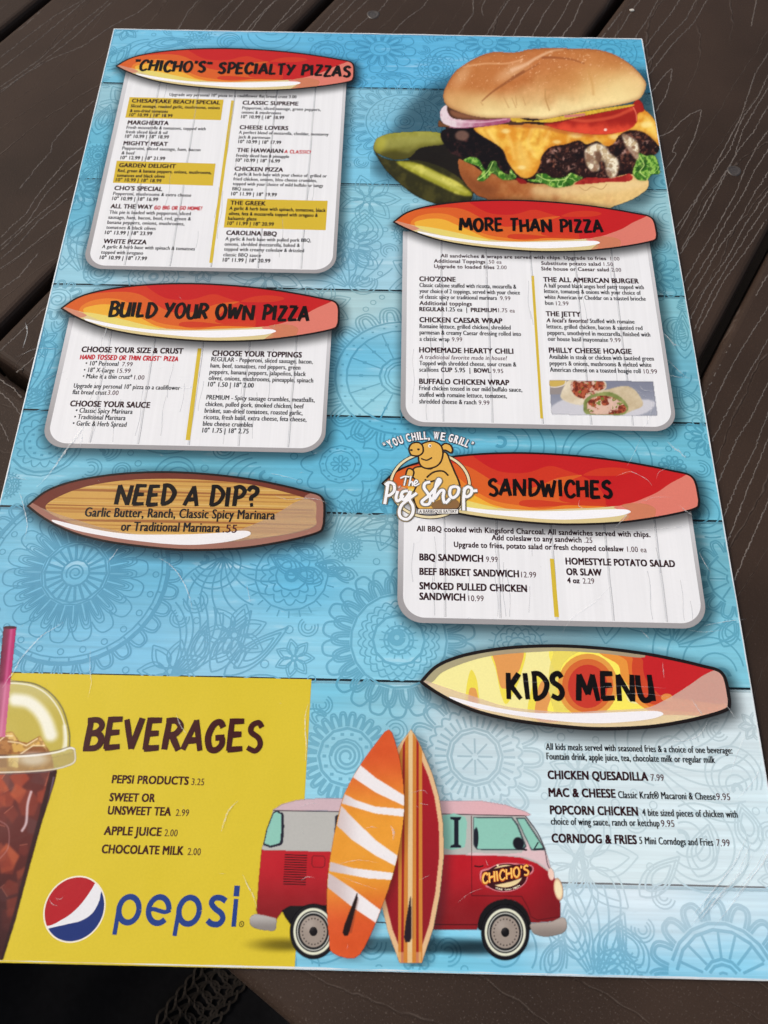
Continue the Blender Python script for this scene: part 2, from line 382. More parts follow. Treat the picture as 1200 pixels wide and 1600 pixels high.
def shadow(outline, r_in, r_out, alpha, off=(0, 0), name='printed_shadow', parent=None):
    """soft printed drop shadow: fill plus feathered rim"""
    p = np.asarray(outline, float) + np.array(off)
    ar = (p[:, 0] * np.roll(p[:, 1], -1) - np.roll(p[:, 0], -1) * p[:, 1]).sum()
    if ar < 0: p = p[::-1]
    d = np.roll(p, -1, 0) - np.roll(p, 1, 0); d /= np.linalg.norm(d, axis=1, keepdims=True) + 1e-12
    nn = np.stack([d[:, 1], -d[:, 0]], 1)
    rings = []; ks = np.linspace(0, 1, 9)
    for k in ks: rings.append(p + nn * (-r_in + (r_in + r_out) * k))
    al = alpha * (1 - ks) ** 2 * (1 + 1 * ks); al = alpha * (1 - (3 * ks ** 2 - 2 * ks ** 3))
    n = len(p); v = np.concatenate(rings); a = np.repeat(al, n); f = []
    for i in range(len(ks) - 1):
        for j in range(n):
            k = (j + 1) % n; f.append((i * n + j, (i + 1) * n + j, (i + 1) * n + k, i * n + k))
    f.append(tuple(range(n)))
    K = Ink(); K.add(v, f, (8, 14, 20), a); return K.build(name, parent, INKA)

# raster-like printed pictures: a fine mesh whose points carry the ink colour
def vnoise(X, Y, scale, seed=0, oct=3):
    r = np.random.default_rng(seed); T = r.random((64, 64)); out = 0; amp = 1; tot = 0
    for o in range(oct):
        x = X / scale; y = Y / scale; xi = np.floor(x).astype(int); yi = np.floor(y).astype(int); fx = x - xi; fy = y - yi
        fx = fx * fx * (3 - 2 * fx); fy = fy * fy * (3 - 2 * fy); g = lambda a, b: T[(a + 17 * o) % 64, (b + 31 * o) % 64]
        out = out + amp * ((g(xi, yi) * (1 - fx) + g(xi + 1, yi) * fx) * (1 - fy) + (g(xi, yi + 1) * (1 - fx) + g(xi + 1, yi + 1) * fx) * fy)
        tot += amp; amp *= .55; scale = scale * .5
    return out / tot
def sstep(a, b, x): t = np.clip((x - a) / (b - a), 0, 1); return t * t * (3 - 2 * t)
def lerp(a, b, t):
    t = np.asarray(t)[..., None]; return np.asarray(a, float) * (1 - t) + np.asarray(b, float) * t
class Patch:
    def __init__(s, x0, y0, x1, y1, step=1.0):
        s.st = step; xs = np.arange(x0, x1 + step, step); ys = np.arange(y0, y1 + step, step)
        s.X, s.Y = np.meshgrid(xs, ys); s.rgb = np.zeros(s.X.shape + (3,)); s.a = np.zeros(s.X.shape)
    def blur(s, m, sg):
        sg = sg / s.st
        if sg < .25: return m
        r = int(math.ceil(sg * 2.5)); k = np.exp(-.5 * (np.arange(-r, r + 1) / sg) ** 2); k /= k.sum()
        for ax in (0, 1):
            pad = [(0, 0), (0, 0)]; pad[ax] = (r, r); q = np.pad(m, pad, mode='edge'); out = 0
            for i, kk in enumerate(k):
                sl = [slice(None), slice(None)]; sl[ax] = slice(i, i + m.shape[ax]); out = out + kk * q[tuple(sl)]
            m = out
        return m
    def mask(s, pts, smooth=5, soft=.6):
        p = np.asarray(pts, float)
        if smooth: p = catmull(p, True, smooth)
        ins = np.zeros(s.X.shape, bool); q = np.roll(p, -1, 0)
        for (x1, y1), (x2, y2) in zip(p, q):
            if y1 == y2: continue
            ins ^= ((y1 > s.Y) != (y2 > s.Y)) & (s.X < (x2 - x1) * (s.Y - y1) / (y2 - y1) + x1)
        return s.blur(ins.astype(float), soft)
    def emask(s, cx, cy, rx, ry, soft=.06, rot=0):
        c, n = math.cos(rot), math.sin(rot); dx = s.X - cx; dy = s.Y - cy
        r = np.sqrt(((dx * c + dy * n) / rx) ** 2 + ((-dx * n + dy * c) / ry) ** 2); return 1 - sstep(1 - soft, 1 + soft, r)
    def lmask(s, pts, wd, soft=.6, smooth=4):
        p = np.asarray(pts, float)
        if smooth and len(p) > 2: p = catmull(p, False, smooth)
        wd = np.linspace(wd[0], wd[1], len(p)) if isinstance(wd, tuple) else np.full(len(p), wd)
        m = np.zeros(s.X.shape)
        for (a, b, w1) in zip(p[:-1], p[1:], wd):
            ab = b - a; L = (ab ** 2).sum() + 1e-9; t = np.clip(((s.X - a[0]) * ab[0] + (s.Y - a[1]) * ab[1]) / L, 0, 1)
            d = np.hypot(s.X - a[0] - t * ab[0], s.Y - a[1] - t * ab[1]); m = np.maximum(m, 1 - sstep(w1 / 2 - soft, w1 / 2 + soft, d))
        return m
    def put(s, m, col, alpha=1.0, clip=None, over=False):
        m = m * alpha
        if clip is not None: m = m * clip
        col = np.asarray(col, float)
        if col.ndim == 1: col = np.broadcast_to(col, s.rgb.shape)
        k = m[..., None]
        if over: s.rgb = s.rgb * (1 - k) + col * k; return     # only tints what is there
        na = m + s.a * (1 - m); s.rgb = np.where(na[..., None] > 1e-5, (col * k + s.rgb * (s.a * (1 - m))[..., None]) / np.maximum(na, 1e-5)[..., None], s.rgb); s.a = na
    def build(s, name, parent=None, clip=None, g=GAIN):
        a = s.a if clip is None else s.a * clip
        H, W = a.shape; P2 = M(s.X, s.Y); z = nz()
        keep = a > .02; cell = keep[:-1, :-1] | keep[1:, :-1] | keep[:-1, 1:] | keep[1:, 1:]
        idx = np.arange(H * W).reshape(H, W); F = np.stack([idx[1:, :-1][cell], idx[1:, 1:][cell], idx[:-1, 1:][cell], idx[:-1, :-1][cell]], 1)
        used = np.unique(F); re_ = np.full(H * W, -1); re_[used] = np.arange(len(used)); F = re_[F]
        V = np.column_stack([P2.reshape(-1, 2)[used], np.full(len(used), z)])
        col = np.column_stack([lin(np.clip(s.rgb, 0, 255)).reshape(-1, 3)[used] * g, a.reshape(-1)[used]])
        me = bpy.data.meshes.new(name); me.vertices.add(len(V)); me.vertices.foreach_set('co', V.astype(np.float32).ravel())
        me.loops.add(F.size); me.loops.foreach_set('vertex_index', F.astype(np.int32).ravel())
        me.polygons.add(len(F)); me.polygons.foreach_set('loop_start', np.arange(0, F.size, 4, dtype=np.int32))
        me.update(calc_edges=True); me.validate()
        ca = me.color_attributes.new('Col', 'FLOAT_COLOR', 'POINT'); ca.data.foreach_set('color', col.astype(np.float32).ravel())
        me.materials.append(INKA); o = bpy.data.objects.new(name, me); C.objects.link(o); o.parent = parent or MENU; return o

# ------------------------------------------------------------------ sheet with its printed blue boards
CORN = MP([(177, 45), (1003, 62), (1253, 1532), (-170, 1496)])
TL, TR, BR, BL = CORN
TL = np.array((-.1397, .2159)); TR = np.array((.1392, .2159)); BR = np.array((.1392, -.2163)); BL = np.array((-.1397, -.2159))
seam_px = [(560, 137), (570, 287.5), (560, 453), (560, 650.5), (545, 802), (560, 1063), (1000, 1382)]
SEAM = [M(*p)[1] for p in seam_px]
CTRL = [
 [(130, 60, 110, 190, 222), (250, 60, 100, 186, 222), (560, 90, 60, 168, 214), (620, 120, 72, 175, 220), (950, 80, 52, 165, 205), (150, 110, 95, 180, 208), (400, 60, 85, 180, 220)],
 [(140, 150, 140, 190, 205), (130, 220, 80, 175, 205), (570, 160, 125, 190, 215), (600, 230, 95, 185, 222), (1030, 200, 90, 150, 165), (1035, 270, 90, 165, 185), (560, 270, 110, 190, 220)],
 [(110, 330, 80, 170, 200), (100, 410, 145, 202, 222), (560, 330, 130, 195, 215), (560, 420, 120, 188, 215), (590, 430, 160, 205, 222), (300, 440, 165, 185, 195), (1040, 330, 140, 190, 200), (1060, 430, 85, 165, 185), (450, 440, 150, 180, 192)],
 [(90, 460, 155, 208, 226), (60, 560, 92, 180, 210), (60, 610, 88, 178, 208), (540, 475, 165, 200, 205), (560, 560, 85, 180, 215), (590, 625, 140, 205, 222), (1075, 500, 115, 182, 196), (1080, 600, 80, 165, 190), (1100, 640, 118, 188, 205)],
 [(40, 680, 80, 172, 202), (300, 720, 75, 165, 190), (560, 720, 75, 180, 215), (540, 790, 85, 175, 205), (1000, 690, 90, 180, 205), (1120, 760, 90, 180, 205), (60, 760, 112, 187, 212)],
 [(30, 850, 105, 182, 212), (60, 900, 90, 175, 210), (250, 880, 80, 170, 205), (350, 1030, 135, 197, 226), (200, 1020, 112, 187, 222), (560, 850, 110, 190, 215), (560, 815, 155, 190, 195), (470, 900, 70, 175, 215), (480, 1020, 128, 202, 230), (600, 1040, 122, 200, 226), (800, 1000, 135, 178, 192), (1120, 900, 92, 168, 188), (1150, 1000, 112, 192, 216), (1140, 1060, 110, 190, 212), (-60, 950, 100, 180, 212)],
 [(520, 1090, 90, 185, 215), (520, 1150, 140, 202, 222), (600, 1110, 122, 190, 210), (560, 1240, 132, 205, 230), (720, 1180, 180, 206, 216), (760, 1150, 168, 186, 192), (850, 1200, 192, 214, 220), (1000, 1160, 192, 205, 206), (1170, 1120, 180, 192, 196), (1000, 1330, 212, 232, 236), (1190, 1280, 194, 225, 236), (900, 1370, 214, 232, 238), (900, 1250, 206, 226, 232), (1100, 1250, 212, 230, 235), (950, 1190, 204, 222, 226), (1150, 1350, 206, 228, 236), (1060, 1200, 208, 222, 226), (800, 1230, 178, 212, 226)],
 [(1000, 1400, 222, 232, 240), (900, 1430, 204, 226, 238), (1150, 1430, 200, 226, 240), (1050, 1440, 206, 228, 240), (950, 1500, 112, 198, 230), (1150, 1500, 106, 198, 232), (1050, 1528, 86, 188, 225), (700, 1510, 100, 195, 225), (500, 1510, 110, 190, 220), (560, 1480, 115, 190, 215), (780, 1530, 100, 192, 225)],
]
CW = [(M(*[np.array([c[i] for c in P_]) for i in (0, 1)]), lin(np.array([c[2:] for c in P_]))) for P_ in CTRL]
def basecol(v):
    v = np.asarray(v)[:, :2]; out = np.zeros((len(v), 3)); k = np.zeros(len(v), int)
    for s in SEAM: k += v[:, 1] < s
    for i, (P_, c_) in enumerate(CW):
        m = k == i
        if not m.any(): continue
        d = ((v[m][:, None] - P_[None]) ** 2 * np.array([1, 1.5])).sum(2) + 1.2e-4; w_ = d ** -1.6; out[m] = (w_[:, :, None] * c_[None]).sum(1) / w_.sum(1)[:, None]
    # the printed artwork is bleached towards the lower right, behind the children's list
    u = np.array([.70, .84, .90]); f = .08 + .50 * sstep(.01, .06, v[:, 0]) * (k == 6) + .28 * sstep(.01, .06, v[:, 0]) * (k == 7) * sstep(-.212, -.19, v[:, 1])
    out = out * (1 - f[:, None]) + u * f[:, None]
    return out * GAIN
def sheet():
    ys = [TL[1]] + [q for s in SEAM for q in (s + 1e-6, s - 1e-6)] + [BR[1]]
    rows = []
    for i in range(0, len(ys), 2): rows += list(np.linspace(ys[i], ys[i + 1], 16))
    xs = np.linspace(TL[0], TR[0], 110); Xg, Yg = np.meshgrid(xs, rows); H, W = Xg.shape
    V = np.column_stack([Xg.ravel(), Yg.ravel(), np.zeros(Xg.size)]); idx = np.arange(H * W).reshape(H, W)
    F = np.stack([idx[1:, :-1], idx[1:, 1:], idx[:-1, 1:], idx[:-1, :-1]], -1).reshape(-1, 4).tolist()
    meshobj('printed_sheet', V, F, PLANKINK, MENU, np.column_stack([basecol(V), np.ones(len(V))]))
    e = .00028; z0, z1 = -.0013, -.00001
    q = [TL + (-e, e), TR + (e, e), BR + (e, -e), BL + (-e, -e)]
    v = [(p[0], p[1], z1) for p in q] + [(p[0], p[1], z0) for p in q]
    f = [(3, 2, 1, 0), (4, 5, 6, 7)] + [(i, (i + 1) % 4, (i + 1) % 4 + 4, i + 4) for i in range(4)]
    meshobj('laminate_edge', v, [(0, 3, 2, 1), (4, 5, 6, 7)] + [(i, i + 4, (i + 1) % 4 + 4, (i + 1) % 4) for i in range(4)], plain('white_laminate_edge', (.75, .77, .78), .35, .5), MENU)
    level(0); K = Ink(); za, zb = STEP * 3, STEP * 6
    for i, s in enumerate(SEAM):
        x = np.linspace(TL[0] + .0002, TR[0] - .0002, 160); nx_ = np.array([mnoise.noise(Vector((a * 60, i * 9, 0))) for a in x]); y = s + .00010 * nx_
        v, f = rib(np.column_stack([x, y - .0009]), .0010); K.add(v, f, (70, 118, 138) if i < 5 else (150, 180, 190), .3, z=za)
        wd = (.00075 if i in (0, 2, 3, 4, 5) else .0005) * (1.1 + .22 * np.array([mnoise.noise(Vector((a * 90, i * 9, 5))) for a in x]))
        v, f = rib(np.column_stack([x, y]), wd); K.add(v, f, (22, 36, 44) if i < 6 else (120, 124, 128), .95, z=zb)
    K.build('board_joints', mat=INKA)
sheet()

# ------------------------------------------------------------------ printed line ornament
ROS = []     # (centre, radius) already drawn
level(8); KM = Ink().cycle(11)
def inkc(v, k=None):
    b = basecol(v); pale = sstep(.35, .75, b[:, 0] / GAIN)[:, None]
    pale = np.maximum(pale, sstep(.15, .35, (v[:, 0:1] - .02) * 6) * (v[:, 1:2] < SEAM[5]) * (v[:, 1:2] > SEAM[6]) * .9)
    return b * (np.array([.60, .73, .78]) * (1 - pale) + np.array([.84, .87, .88]) * pale)
def O(p, wd=.0005, closed=False, skip=True, smooth=0):
    p = np.asarray(p, float)
    if smooth: p = catmull(p, closed, smooth)
    ok = (p[:, 0] > TL[0] + .0006) & (p[:, 0] < TR[0] - .0006) & (p[:, 1] < TL[1] - .0006) & (p[:, 1] > BR[1] + .0006)
    if skip:
        for c, r in ROS: ok &= np.hypot(p[:, 0] - c[0], p[:, 1] - c[1]) > r
    if ok.all():
        if closed: p = np.vstack([p, p[:1]])
        for q in sharp(p): v, f = rib(q, wd); KM.add(v, f, inkc, ramp=2)
        return
    if closed: p = np.vstack([p, p[:1]]); ok = np.append(ok, ok[0])
    i = 0
    while i < len(p):
        if ok[i]:
            j = i
            while j < len(p) and ok[j]: j += 1
            if j - i > 1: v, f = rib(p[i:j], wd); KM.add(v, f, inkc, ramp=2)
            i = j
        i += 1
def circ(c, r, n=None, a0=0, a1=2 * math.pi):
    n = n or max(12, int(r / .0009)); t = np.linspace(a0, a1, n, endpoint=not (a1 - a0 > 6.28)); return np.column_stack([c[0] + r * np.cos(t), c[1] + r * np.sin(t)])
def spiral(c, r, turns=3.2, wd=.0006, ph=0):
    t = np.linspace(.25, 1, 80); a = ph + t * turns * 2 * math.pi; O(np.column_stack([c[0] + r * t * np.cos(a), c[1] + r * t * np.sin(a)]), wd, skip=False)
def petals(c, r0, r1, n, wd=.0005, layers=2, ph=0):
    for k in range(n):
        a = ph + 2 * math.pi * k / n; h = math.pi / n
        for L in range(layers):
            q = 1 - .32 * L; hh = h * q * .96; rr = r0 + (r1 - r0) * (1 - .16 * L)
            t = np.linspace(-1, 1, 15); rad = r0 + (rr - r0) * (1 - np.abs(t) ** 3.2) ** .75; ang = a + hh * t
            O(np.column_stack([c[0] + rad * np.cos(ang), c[1] + rad * np.sin(ang)]), wd, skip=False)
def spokes(c, r0, r1, n, wd=.0005, ph=0):
    for k in range(n):
        a = ph + 2 * math.pi * k / n; O([(c[0] + r0 * math.cos(a), c[1] + r0 * math.sin(a)), (c[0] + r1 * math.cos(a), c[1] + r1 * math.sin(a))], wd, skip=False)
def dots(c, r, n, s=.0007, ring=False, ph=0):
    for k in range(n):
        a = ph + 2 * math.pi * k / n; q = (c[0] + r * math.cos(a), c[1] + r * math.sin(a))
        if ring: O(circ(q, s, 10), .0004, True, False)
        else: O([(q[0] - s, q[1]), (q[0] + s, q[1])], s * 1.6, skip=False)
def scallop(c, r, n, amp, wd=.0005, ph=0):
    t = np.linspace(0, 2 * math.pi, n * 9, endpoint=False); rad = r + amp * np.abs(np.sin(n * t / 2 + ph)); O(np.column_stack([c[0] + rad * np.cos(t), c[1] + rad * np.sin(t)]), wd, True, False)
def R_(px, py, r): a, b = unit(px, py); return r * (a + b) / 2
def ros(px, py, rpx):
    c = M(px, py); return c, R_(px, py, 1.0)
TASK = []
# A: big rosette at the left
c, u = ros(118, 895, 0); ROSc = [(c, 160 * u)]
spiral(c, 14 * u, 2.6); O(circ(c, 21 * u), .0007, True, False); spokes(c, 22 * u, 45 * u, 22, .0010); O(circ(c, 47 * u), .0007, True, False); O(circ(c, 51 * u), .0006, True, False)
petals(c, 52 * u, 92 * u, 26, .0005, 3); petals(c, 84 * u, 108 * u, 18, .0005, 1, .1); dots(c, 121 * u, 24, .0011, True); O(circ(c, 130 * u), .0006, True, False); O(circ(c, 139 * u), .0016, True, False)
spokes(c, 131 * u, 138 * u, 30, .0006); petals(c, 142 * u, 160 * u, 34, .0006, 2)
ROS += ROSc
# B: rosette in the middle
c, u = ros(623, 1000, 0)
O(circ(c, 17 * u), .0007, True, False); O(circ((c[0] - 3 * u, c[1] + 4 * u), 9 * u), .0022, True, False); O(circ(c, 23 * u), .0006, True, False); dots(c, 20 * u, 12, .0005); spokes(c, 24 * u, 30 * u, 14, .0005)
O(circ(c, 40 * u), .0009, True, False); scallop(c, 41 * u, 20, 6 * u); scallop(c, 50 * u, 22, 6 * u); scallop(c, 57 * u, 24, 6 * u, .0005, .4); O(circ(c, 74 * u), .0008, True, False)
petals(c, 76 * u, 104 * u, 22, .0007, 3); petals(c, 95 * u, 118 * u, 22, .0008, 1, math.pi / 22); ROS.append((c, 121 * u))
# C: spiral shell above the van
c, u = ros(541, 1182, 0); spiral(c, 24 * u, 3.5, .0008); O(circ(c, 27 * u), .0006, True, False); dots(c, 35 * u, 14, .0006); O(circ(c, 44 * u), .0009, True, False); petals(c, 47 * u, 70 * u, 26, .0006, 2); ROS.append((c, 70 * u))
# D: pale sun at the right of the red surfboard
c, u = ros(742, 1182, 0); spokes(c, 5 * u, 28 * u, 8, .0006); O(circ(c, 38 * u), .0008, True, False); O(circ(c, 44 * u), .0008, True, False); spokes(c, 46 * u, 64 * u, 34, .0008); scallop(c, 68 * u, 26, 8 * u, .0007); petals(c, 78 * u, 108 * u, 16, .0007, 2); ROS.append((c, 108 * u))
# E: spoked wheel behind the right panel
c, u = ros(628, 588, 0); O(circ(c, 20 * u), .0006, True, False); O(circ(c, 25 * u), .0006, True, False); O(circ(c, 32 * u), .0009, True, False); spokes(c, 33 * u, 78 * u, 16, .0006); dots(c, 58 * u, 16, .0008); O(circ(c, 79 * u), .0008, True, False); dots(c, 87 * u, 30, .0005); O(circ(c, 95 * u), .0009, True, False); petals(c, 97 * u, 122 * u, 18, .0007, 3); ROS.append((c, 122 * u))
# F: little flower disc
c, u = ros(532, 725, 0); petals(c, 2 * u, 14 * u, 8, .0005, 1); O(circ(c, 22 * u), .0005, True, False); O(circ(c, 31 * u), .0006, True, False); dots(c, 26 * u, 14, .0005); ROS.append((c, 33 * u))
scallop(c, 42 * u, 9, 16 * u, .0006); ROS.append((c, 58 * u))
# G: eye rosette behind the pickles
c, u = ros(632, 190, 0); spiral(c, 9 * u, 2.4, .0005); O(circ(c, 13 * u), .0004, True, False); O(circ(c, 25 * u), .0006, True, False); scallop(c, 26 * u, 18, 5 * u, .0004); scallop(c, 33 * u, 20, 5 * u, .0004); scallop(c, 40 * u, 22, 5 * u, .0004)
O(circ(c, 50 * u), .0006, True, False); petals(c, 52 * u, 70 * u, 24, .0005, 2); petals(c, 68 * u, 82 * u, 24, .0005, 1); ROS.append((c, 82 * u))
# H: rosettes at the lower right and above the top right
c, u = ros(1132, 1535, 0); O(circ(c, 14 * u), .0007, True, False); spokes(c, 3 * u, 13 * u, 6, .0006); O(circ(c, 26 * u), .0009, True, False); O(circ(c, 34 * u), .0009, True, False); spokes(c, 36 * u, 76 * u, 16, .0008); O(circ(c, 78 * u), .0010, True, False); O(circ(c, 88 * u), .0010, True, False); petals(c, 92 * u, 124 * u, 16, .0009, 2); ROS.append((c, 124 * u))
c, u = ros(1150, 905, 0); O(circ(c, 14 * u), .0007, True, False); spokes(c, 16 * u, 40 * u, 14, .0006); O(circ(c, 42 * u), .0008, True, False); petals(c, 44 * u, 66 * u, 16, .0006, 2); ROS.append((c, 66 * u))
c, u = ros(70, 690, 0); O(circ(c, 12 * u), .0006, True, False); dots(c, 22 * u, 12, .0006); O(circ(c, 30 * u), .0006, True, False); scallop(c, 34 * u, 16, 8 * u, .0005); O(circ(c, 50 * u), .0009, True, False); O(circ(c, 56 * u), .0006, True, False); ROS.append((c, 58 * u))
c, u = ros(90, 468, 0); spiral(c, 13 * u, 2.4, .0006); O(circ(c, 18 * u), .0005, True, False); petals(c, 20 * u, 34 * u, 12, .0005, 2); ROS.append((c, 36 * u))
c, u = ros(700, 95, 0); 
for k in range(4): O(circ(c, (8 + 6 * k) * u, None, 0, math.pi), .0005, False, False)
c, u = ros(1044, 340, 0)
for k in range(4): O(circ(c, (8 + 6 * k) * u), .0005, True, False)
ROS.append((c, 28 * u))
# drop shapes between the columns
def leaf(px, py, L, ang, wpx, k=3):
    c = M(px, py); u = R_(px, py, 1.0); a = math.radians(ang); d = np.array((math.cos(a), math.sin(a))); n_ = np.array((-d[1], d[0]))
    for q in range(k):
        s = 1 - .26 * q; t = np.linspace(0, 1, 18); w_ = wpx * u * s * np.sin(np.pi * t ** .75)
        A = c + d * (L * u * (.0 + .14 * q)) + d * (t[:, None] * L * u * s * .95); O(np.vstack([A + n_ * w_[:, None], (A - n_ * w_[:, None])[::-1]]), .0006, True, True)
for (a, b, L, an, wp) in [(568, 385, 70, 90, 26), (545, 375, 40, 200, 14), (590, 420, 60, 140, 12), (575, 130, 60, 175, 12), (655, 130, 60, 165, 12), (470, 895, 60, 150, 14), (505, 870, 55, 160, 13), (540, 890, 50, 170, 12), (505, 905, 55, 165, 13), (560, 905, 50, 160, 12),
                          (330, 1050, 120, 62, 20), (350, 1055, 130, 40, 18), (300, 1050, 90, 80, 16), (1180, 1330, 80, 100, 22), (1090, 1370, 90, 70, 24), (905, 1500, 90, 100, 26), (935, 1520, 110, 60, 26), (1010, 1520, 90, 120, 22), (900, 1400, 80, 80, 14), (1000, 1400, 100, 40, 20), (850, 1530, 80, 60, 18),
                          (60, 620, 60, 60, 14), (60, 560, 70, 110, 12), (85, 520, 50, 80, 10), (130, 300, 60, 75, 14), (150, 210, 60, 80, 12), (160, 110, 60, 60, 14), (230, 70, 60, 10, 10), (1070, 560, 90, 85, 14), (1095, 650, 60, 120, 16), (1130, 730, 60, 100, 14), (1130, 1010, 60, 60, 14), (1050, 1000, 60, 120, 14), (480, 1110, 60, -30, 12), (660, 1100, 60, 200, 12)]:
    leaf(a, b, L, an, wp)
# fans of long curves
def fan(px, py, r0, r1, a0, a1, n, curve=.3, wd=.0006):
    c = M(px, py); u = R_(px, py, 1.0)
    for k in range(n):
        a = math.radians(a0 + (a1 - a0) * k / (n - 1)); t = np.linspace(0, 1, 22); rr = (r0 + (r1 - r0) * t) * u; aa = a + curve * t ** 2
        O(np.column_stack([c[0] + rr * np.cos(aa), c[1] + rr * np.sin(aa)]), wd)
fan(265, 1060, 0, 130, 20, 75, 8, .5); fan(520, 850, 10, 110, 10, 80, 9, -.3); fan(930, 1535, 12, 150, 55, 130, 8, .25, .0006); fan(350, 870, 0, 90, 200, 330, 9, .4); fan(1050, 1010, 10, 120, 0, 90, 7, .3, .0006)
fan(560, 810, 10, 90, 30, 150, 10, .2); fan(545, 450, 5, 70, 20, 160, 9, .2); fan(20, 640, 10, 120, 10, 80, 9, .3); fan(130, 430, 10, 90, 40, 140, 9, -.3); fan(640, 700, 30, 120, 100, 170, 9, .3); fan(1010, 1180, 10, 160, -60, 30, 8, .4, .0006)
# packed doodle motifs everywhere else: flowers, shells, drops, fans
def motif(c, r, kind, ph):
    if kind == 0:      # flower
        O(circ(c, r * .16), .0005, True, False); O(circ(c, r * .3), .0005, True, False); petals(c, r * .32, r * .72, 12, .0005, 2, ph); petals(c, r * .7, r * .98, 12, .0006, 1, ph + .26)
    elif kind == 1:    # shell
        spiral(c, r * .6, 2.6, .0006, ph); O(circ(c, r * .68), .0005, True, False); dots(c, r * .8, 12, .0005); O(circ(c, r * .94), .0007, True, False)
    elif kind == 2:    # eye with waves
        O(circ(c, r * .12), .0013, True, False); O(circ(c, r * .34), .0006, True, False); scallop(c, r * .38, 12, r * .12, .0005); scallop(c, r * .55, 14, r * .12, .0005); O(circ(c, r * .78), .0006, True, False); spokes(c, r * .8, r * .95, 24, .0005)
    elif kind == 3:    # peacock scales
        for q in (1, .8, .58, .36, .14):
            t = np.linspace(ph - 2.2, ph + 2.2, 26); e = r * q * .92; O(np.column_stack([c[0] - r * (1 - q) * .5 * math.cos(ph) + e * np.cos(t), c[1] - r * (1 - q) * .5 * math.sin(ph) + e * np.sin(t)]), .0006 if q > .2 else .0014, skip=False)
    else:              # ring of leaves
        for a in np.linspace(0, 6.283, 7, endpoint=False) + ph:
            d = np.array((math.cos(a), math.sin(a))); n_ = np.array((-d[1], d[0]))
            for q in (1, .6):
                t = np.linspace(.02, .98, 12); w_ = r * .26 * q * np.sin(np.pi * t ** .8); A = c + d * r * .12 + d * (t[:, None] * r * .84 * (.55 + .45 * q))
                O(np.vstack([A + n_ * w_[:, None], (A - n_ * w_[:, None])[::-1]]), .0005, True, False)
        O(circ(c, r * .1, 10), .0006, True, False)
PACK = list(ROS)
for r_, tries in ((.018, 260), (.013, 700), (.0095, 1500), (.0066, 3000), (.0042, 7000), (.0026, 12000)):
    for _ in range(tries):
        c = np.array((rng.uniform(TL[0], TR[0]), rng.uniform(BR[1], TL[1]))); r = r_ * rng.uniform(.85, 1.15)
        if all(np.hypot(*(c - q[0])) > q[1] + r * .84 for q in PACK):
            PACK.append((c, r)); ph = rng.uniform(0, 6.28)
            if r_ > .005: kd = int(rng.choice([3, 3, 3, 0, 1, 2, 4, 4])); motif(c, r, kd, ph)
            elif r_ > .003: t = np.linspace(ph, ph + 4.4, 14); [O(np.column_stack([c[0] + r * q * np.cos(t), c[1] + r * q * np.sin(t)]), .0005, skip=False) for q in (.95, .65, .35)]
            else: O(circ(c, r * .5, 10), .0004, True, False)
KM.build('line_ornament')

# ------------------------------------------------------------------ panels
def rrect(x0, x1, y0, y1, r, n=14, top=False):
    """y0 bottom, y1 top; rounded bottom corners"""
    p = [(x0, y1)]
    for a in np.linspace(math.pi, 1.5 * math.pi, n): p.append((x0 + r + r * math.cos(a), y0 + r + r * math.sin(a)))
    for a in np.linspace(1.5 * math.pi, 2 * math.pi, n): p.append((x1 - r + r * math.cos(a), y0 + r + r * math.sin(a)))
    p.append((x1, y1)); return np.array(p)
def dens(p, step=.003):
    out = []
    for a, b in zip(p, np.roll(p, -1, 0)):
        n = max(1, int(np.linalg.norm(b - a) / step)); out += [a + (b - a) * k / n for k in range(n)]
    return np.array(out)
def panel(L, R, B, T, r=.0095, lines=(), inset=.0021):
    x0 = np.mean([M(*p)[0] for p in L]); x1 = np.mean([M(*p)[0] for p in R]); y0 = np.mean([M(*p)[1] for p in B]); y1 = M(*T)[1]
    level(20); q = dens(rrect(x0, x1, y0, y1, r)); shadow(q, .0015, .0055, .55, (.0012, -.0014))
    K = Ink(); p = rrect(x0, x1, y0, y1, r)
    def gcol(v):
        t = sstep(0, 1, (y1 - v[:, 1]) / (y1 - y0) * 1.6)[:, None]; return (lin((214, 214, 218)) * (1 - t) + lin((160, 158, 160)) * t) * GAIN
    K.add(p, [tuple(range(len(p)))], gcol); K.build('panel_border')
    K = Ink(); i = inset; p = rrect(x0 + i, x1 - i * .75, y0 + i * .95, y1, r - i * .6); K.add(p, [tuple(range(len(p)))], (236, 237, 240)); K.build('white_board_panel', mat=WHITEINK)
    K = Ink().cycle(2)
    for n, lp in enumerate(lines):
        X = M(*lp)[0]; yy = np.linspace(y0 + i * 1.1, y1, 40); xx = X + .00035 * np.array([mnoise.noise(Vector((a * 55, n * 7, L[0][0] * .01))) for a in yy])
        al = .55 + .35 * np.array([mnoise.noise(Vector((a * 30, n * 7, 3))) for a in yy]); K.line(np.column_stack([xx, yy]), .0003, (158, 160, 166), px=False, a=np.repeat(np.clip(al - .1, .1, 1), 2))
        K.line(np.column_stack([xx - .0005, yy]), .0006, (208, 210, 214), px=False, a=.2)
    for n in range(14):      # faint printed grain
        X = rng.uniform(x0 + .004, x1 - .004); Y = rng.uniform(y0 + .01, y1 - .01); ln = rng.uniform(.006, .03); yy = np.linspace(max(Y - ln, y0 + .003), Y, 10)
        K.line(np.column_stack([X + .0004 * np.sin(yy * 300 + n), yy]), .00028, (196, 198, 203), px=False, a=.3)
    K.build('panel_joints', mat=INKA)
panel([(134, 391), (171, 230)], [(526, 390), (535, 240)], [(340, 424), (487, 428.6), (200, 420)], (330, 112), lines=[(195.6, 414), (266.5, 415.5), (403, 420.8), (471, 421.6), (330, 418)])
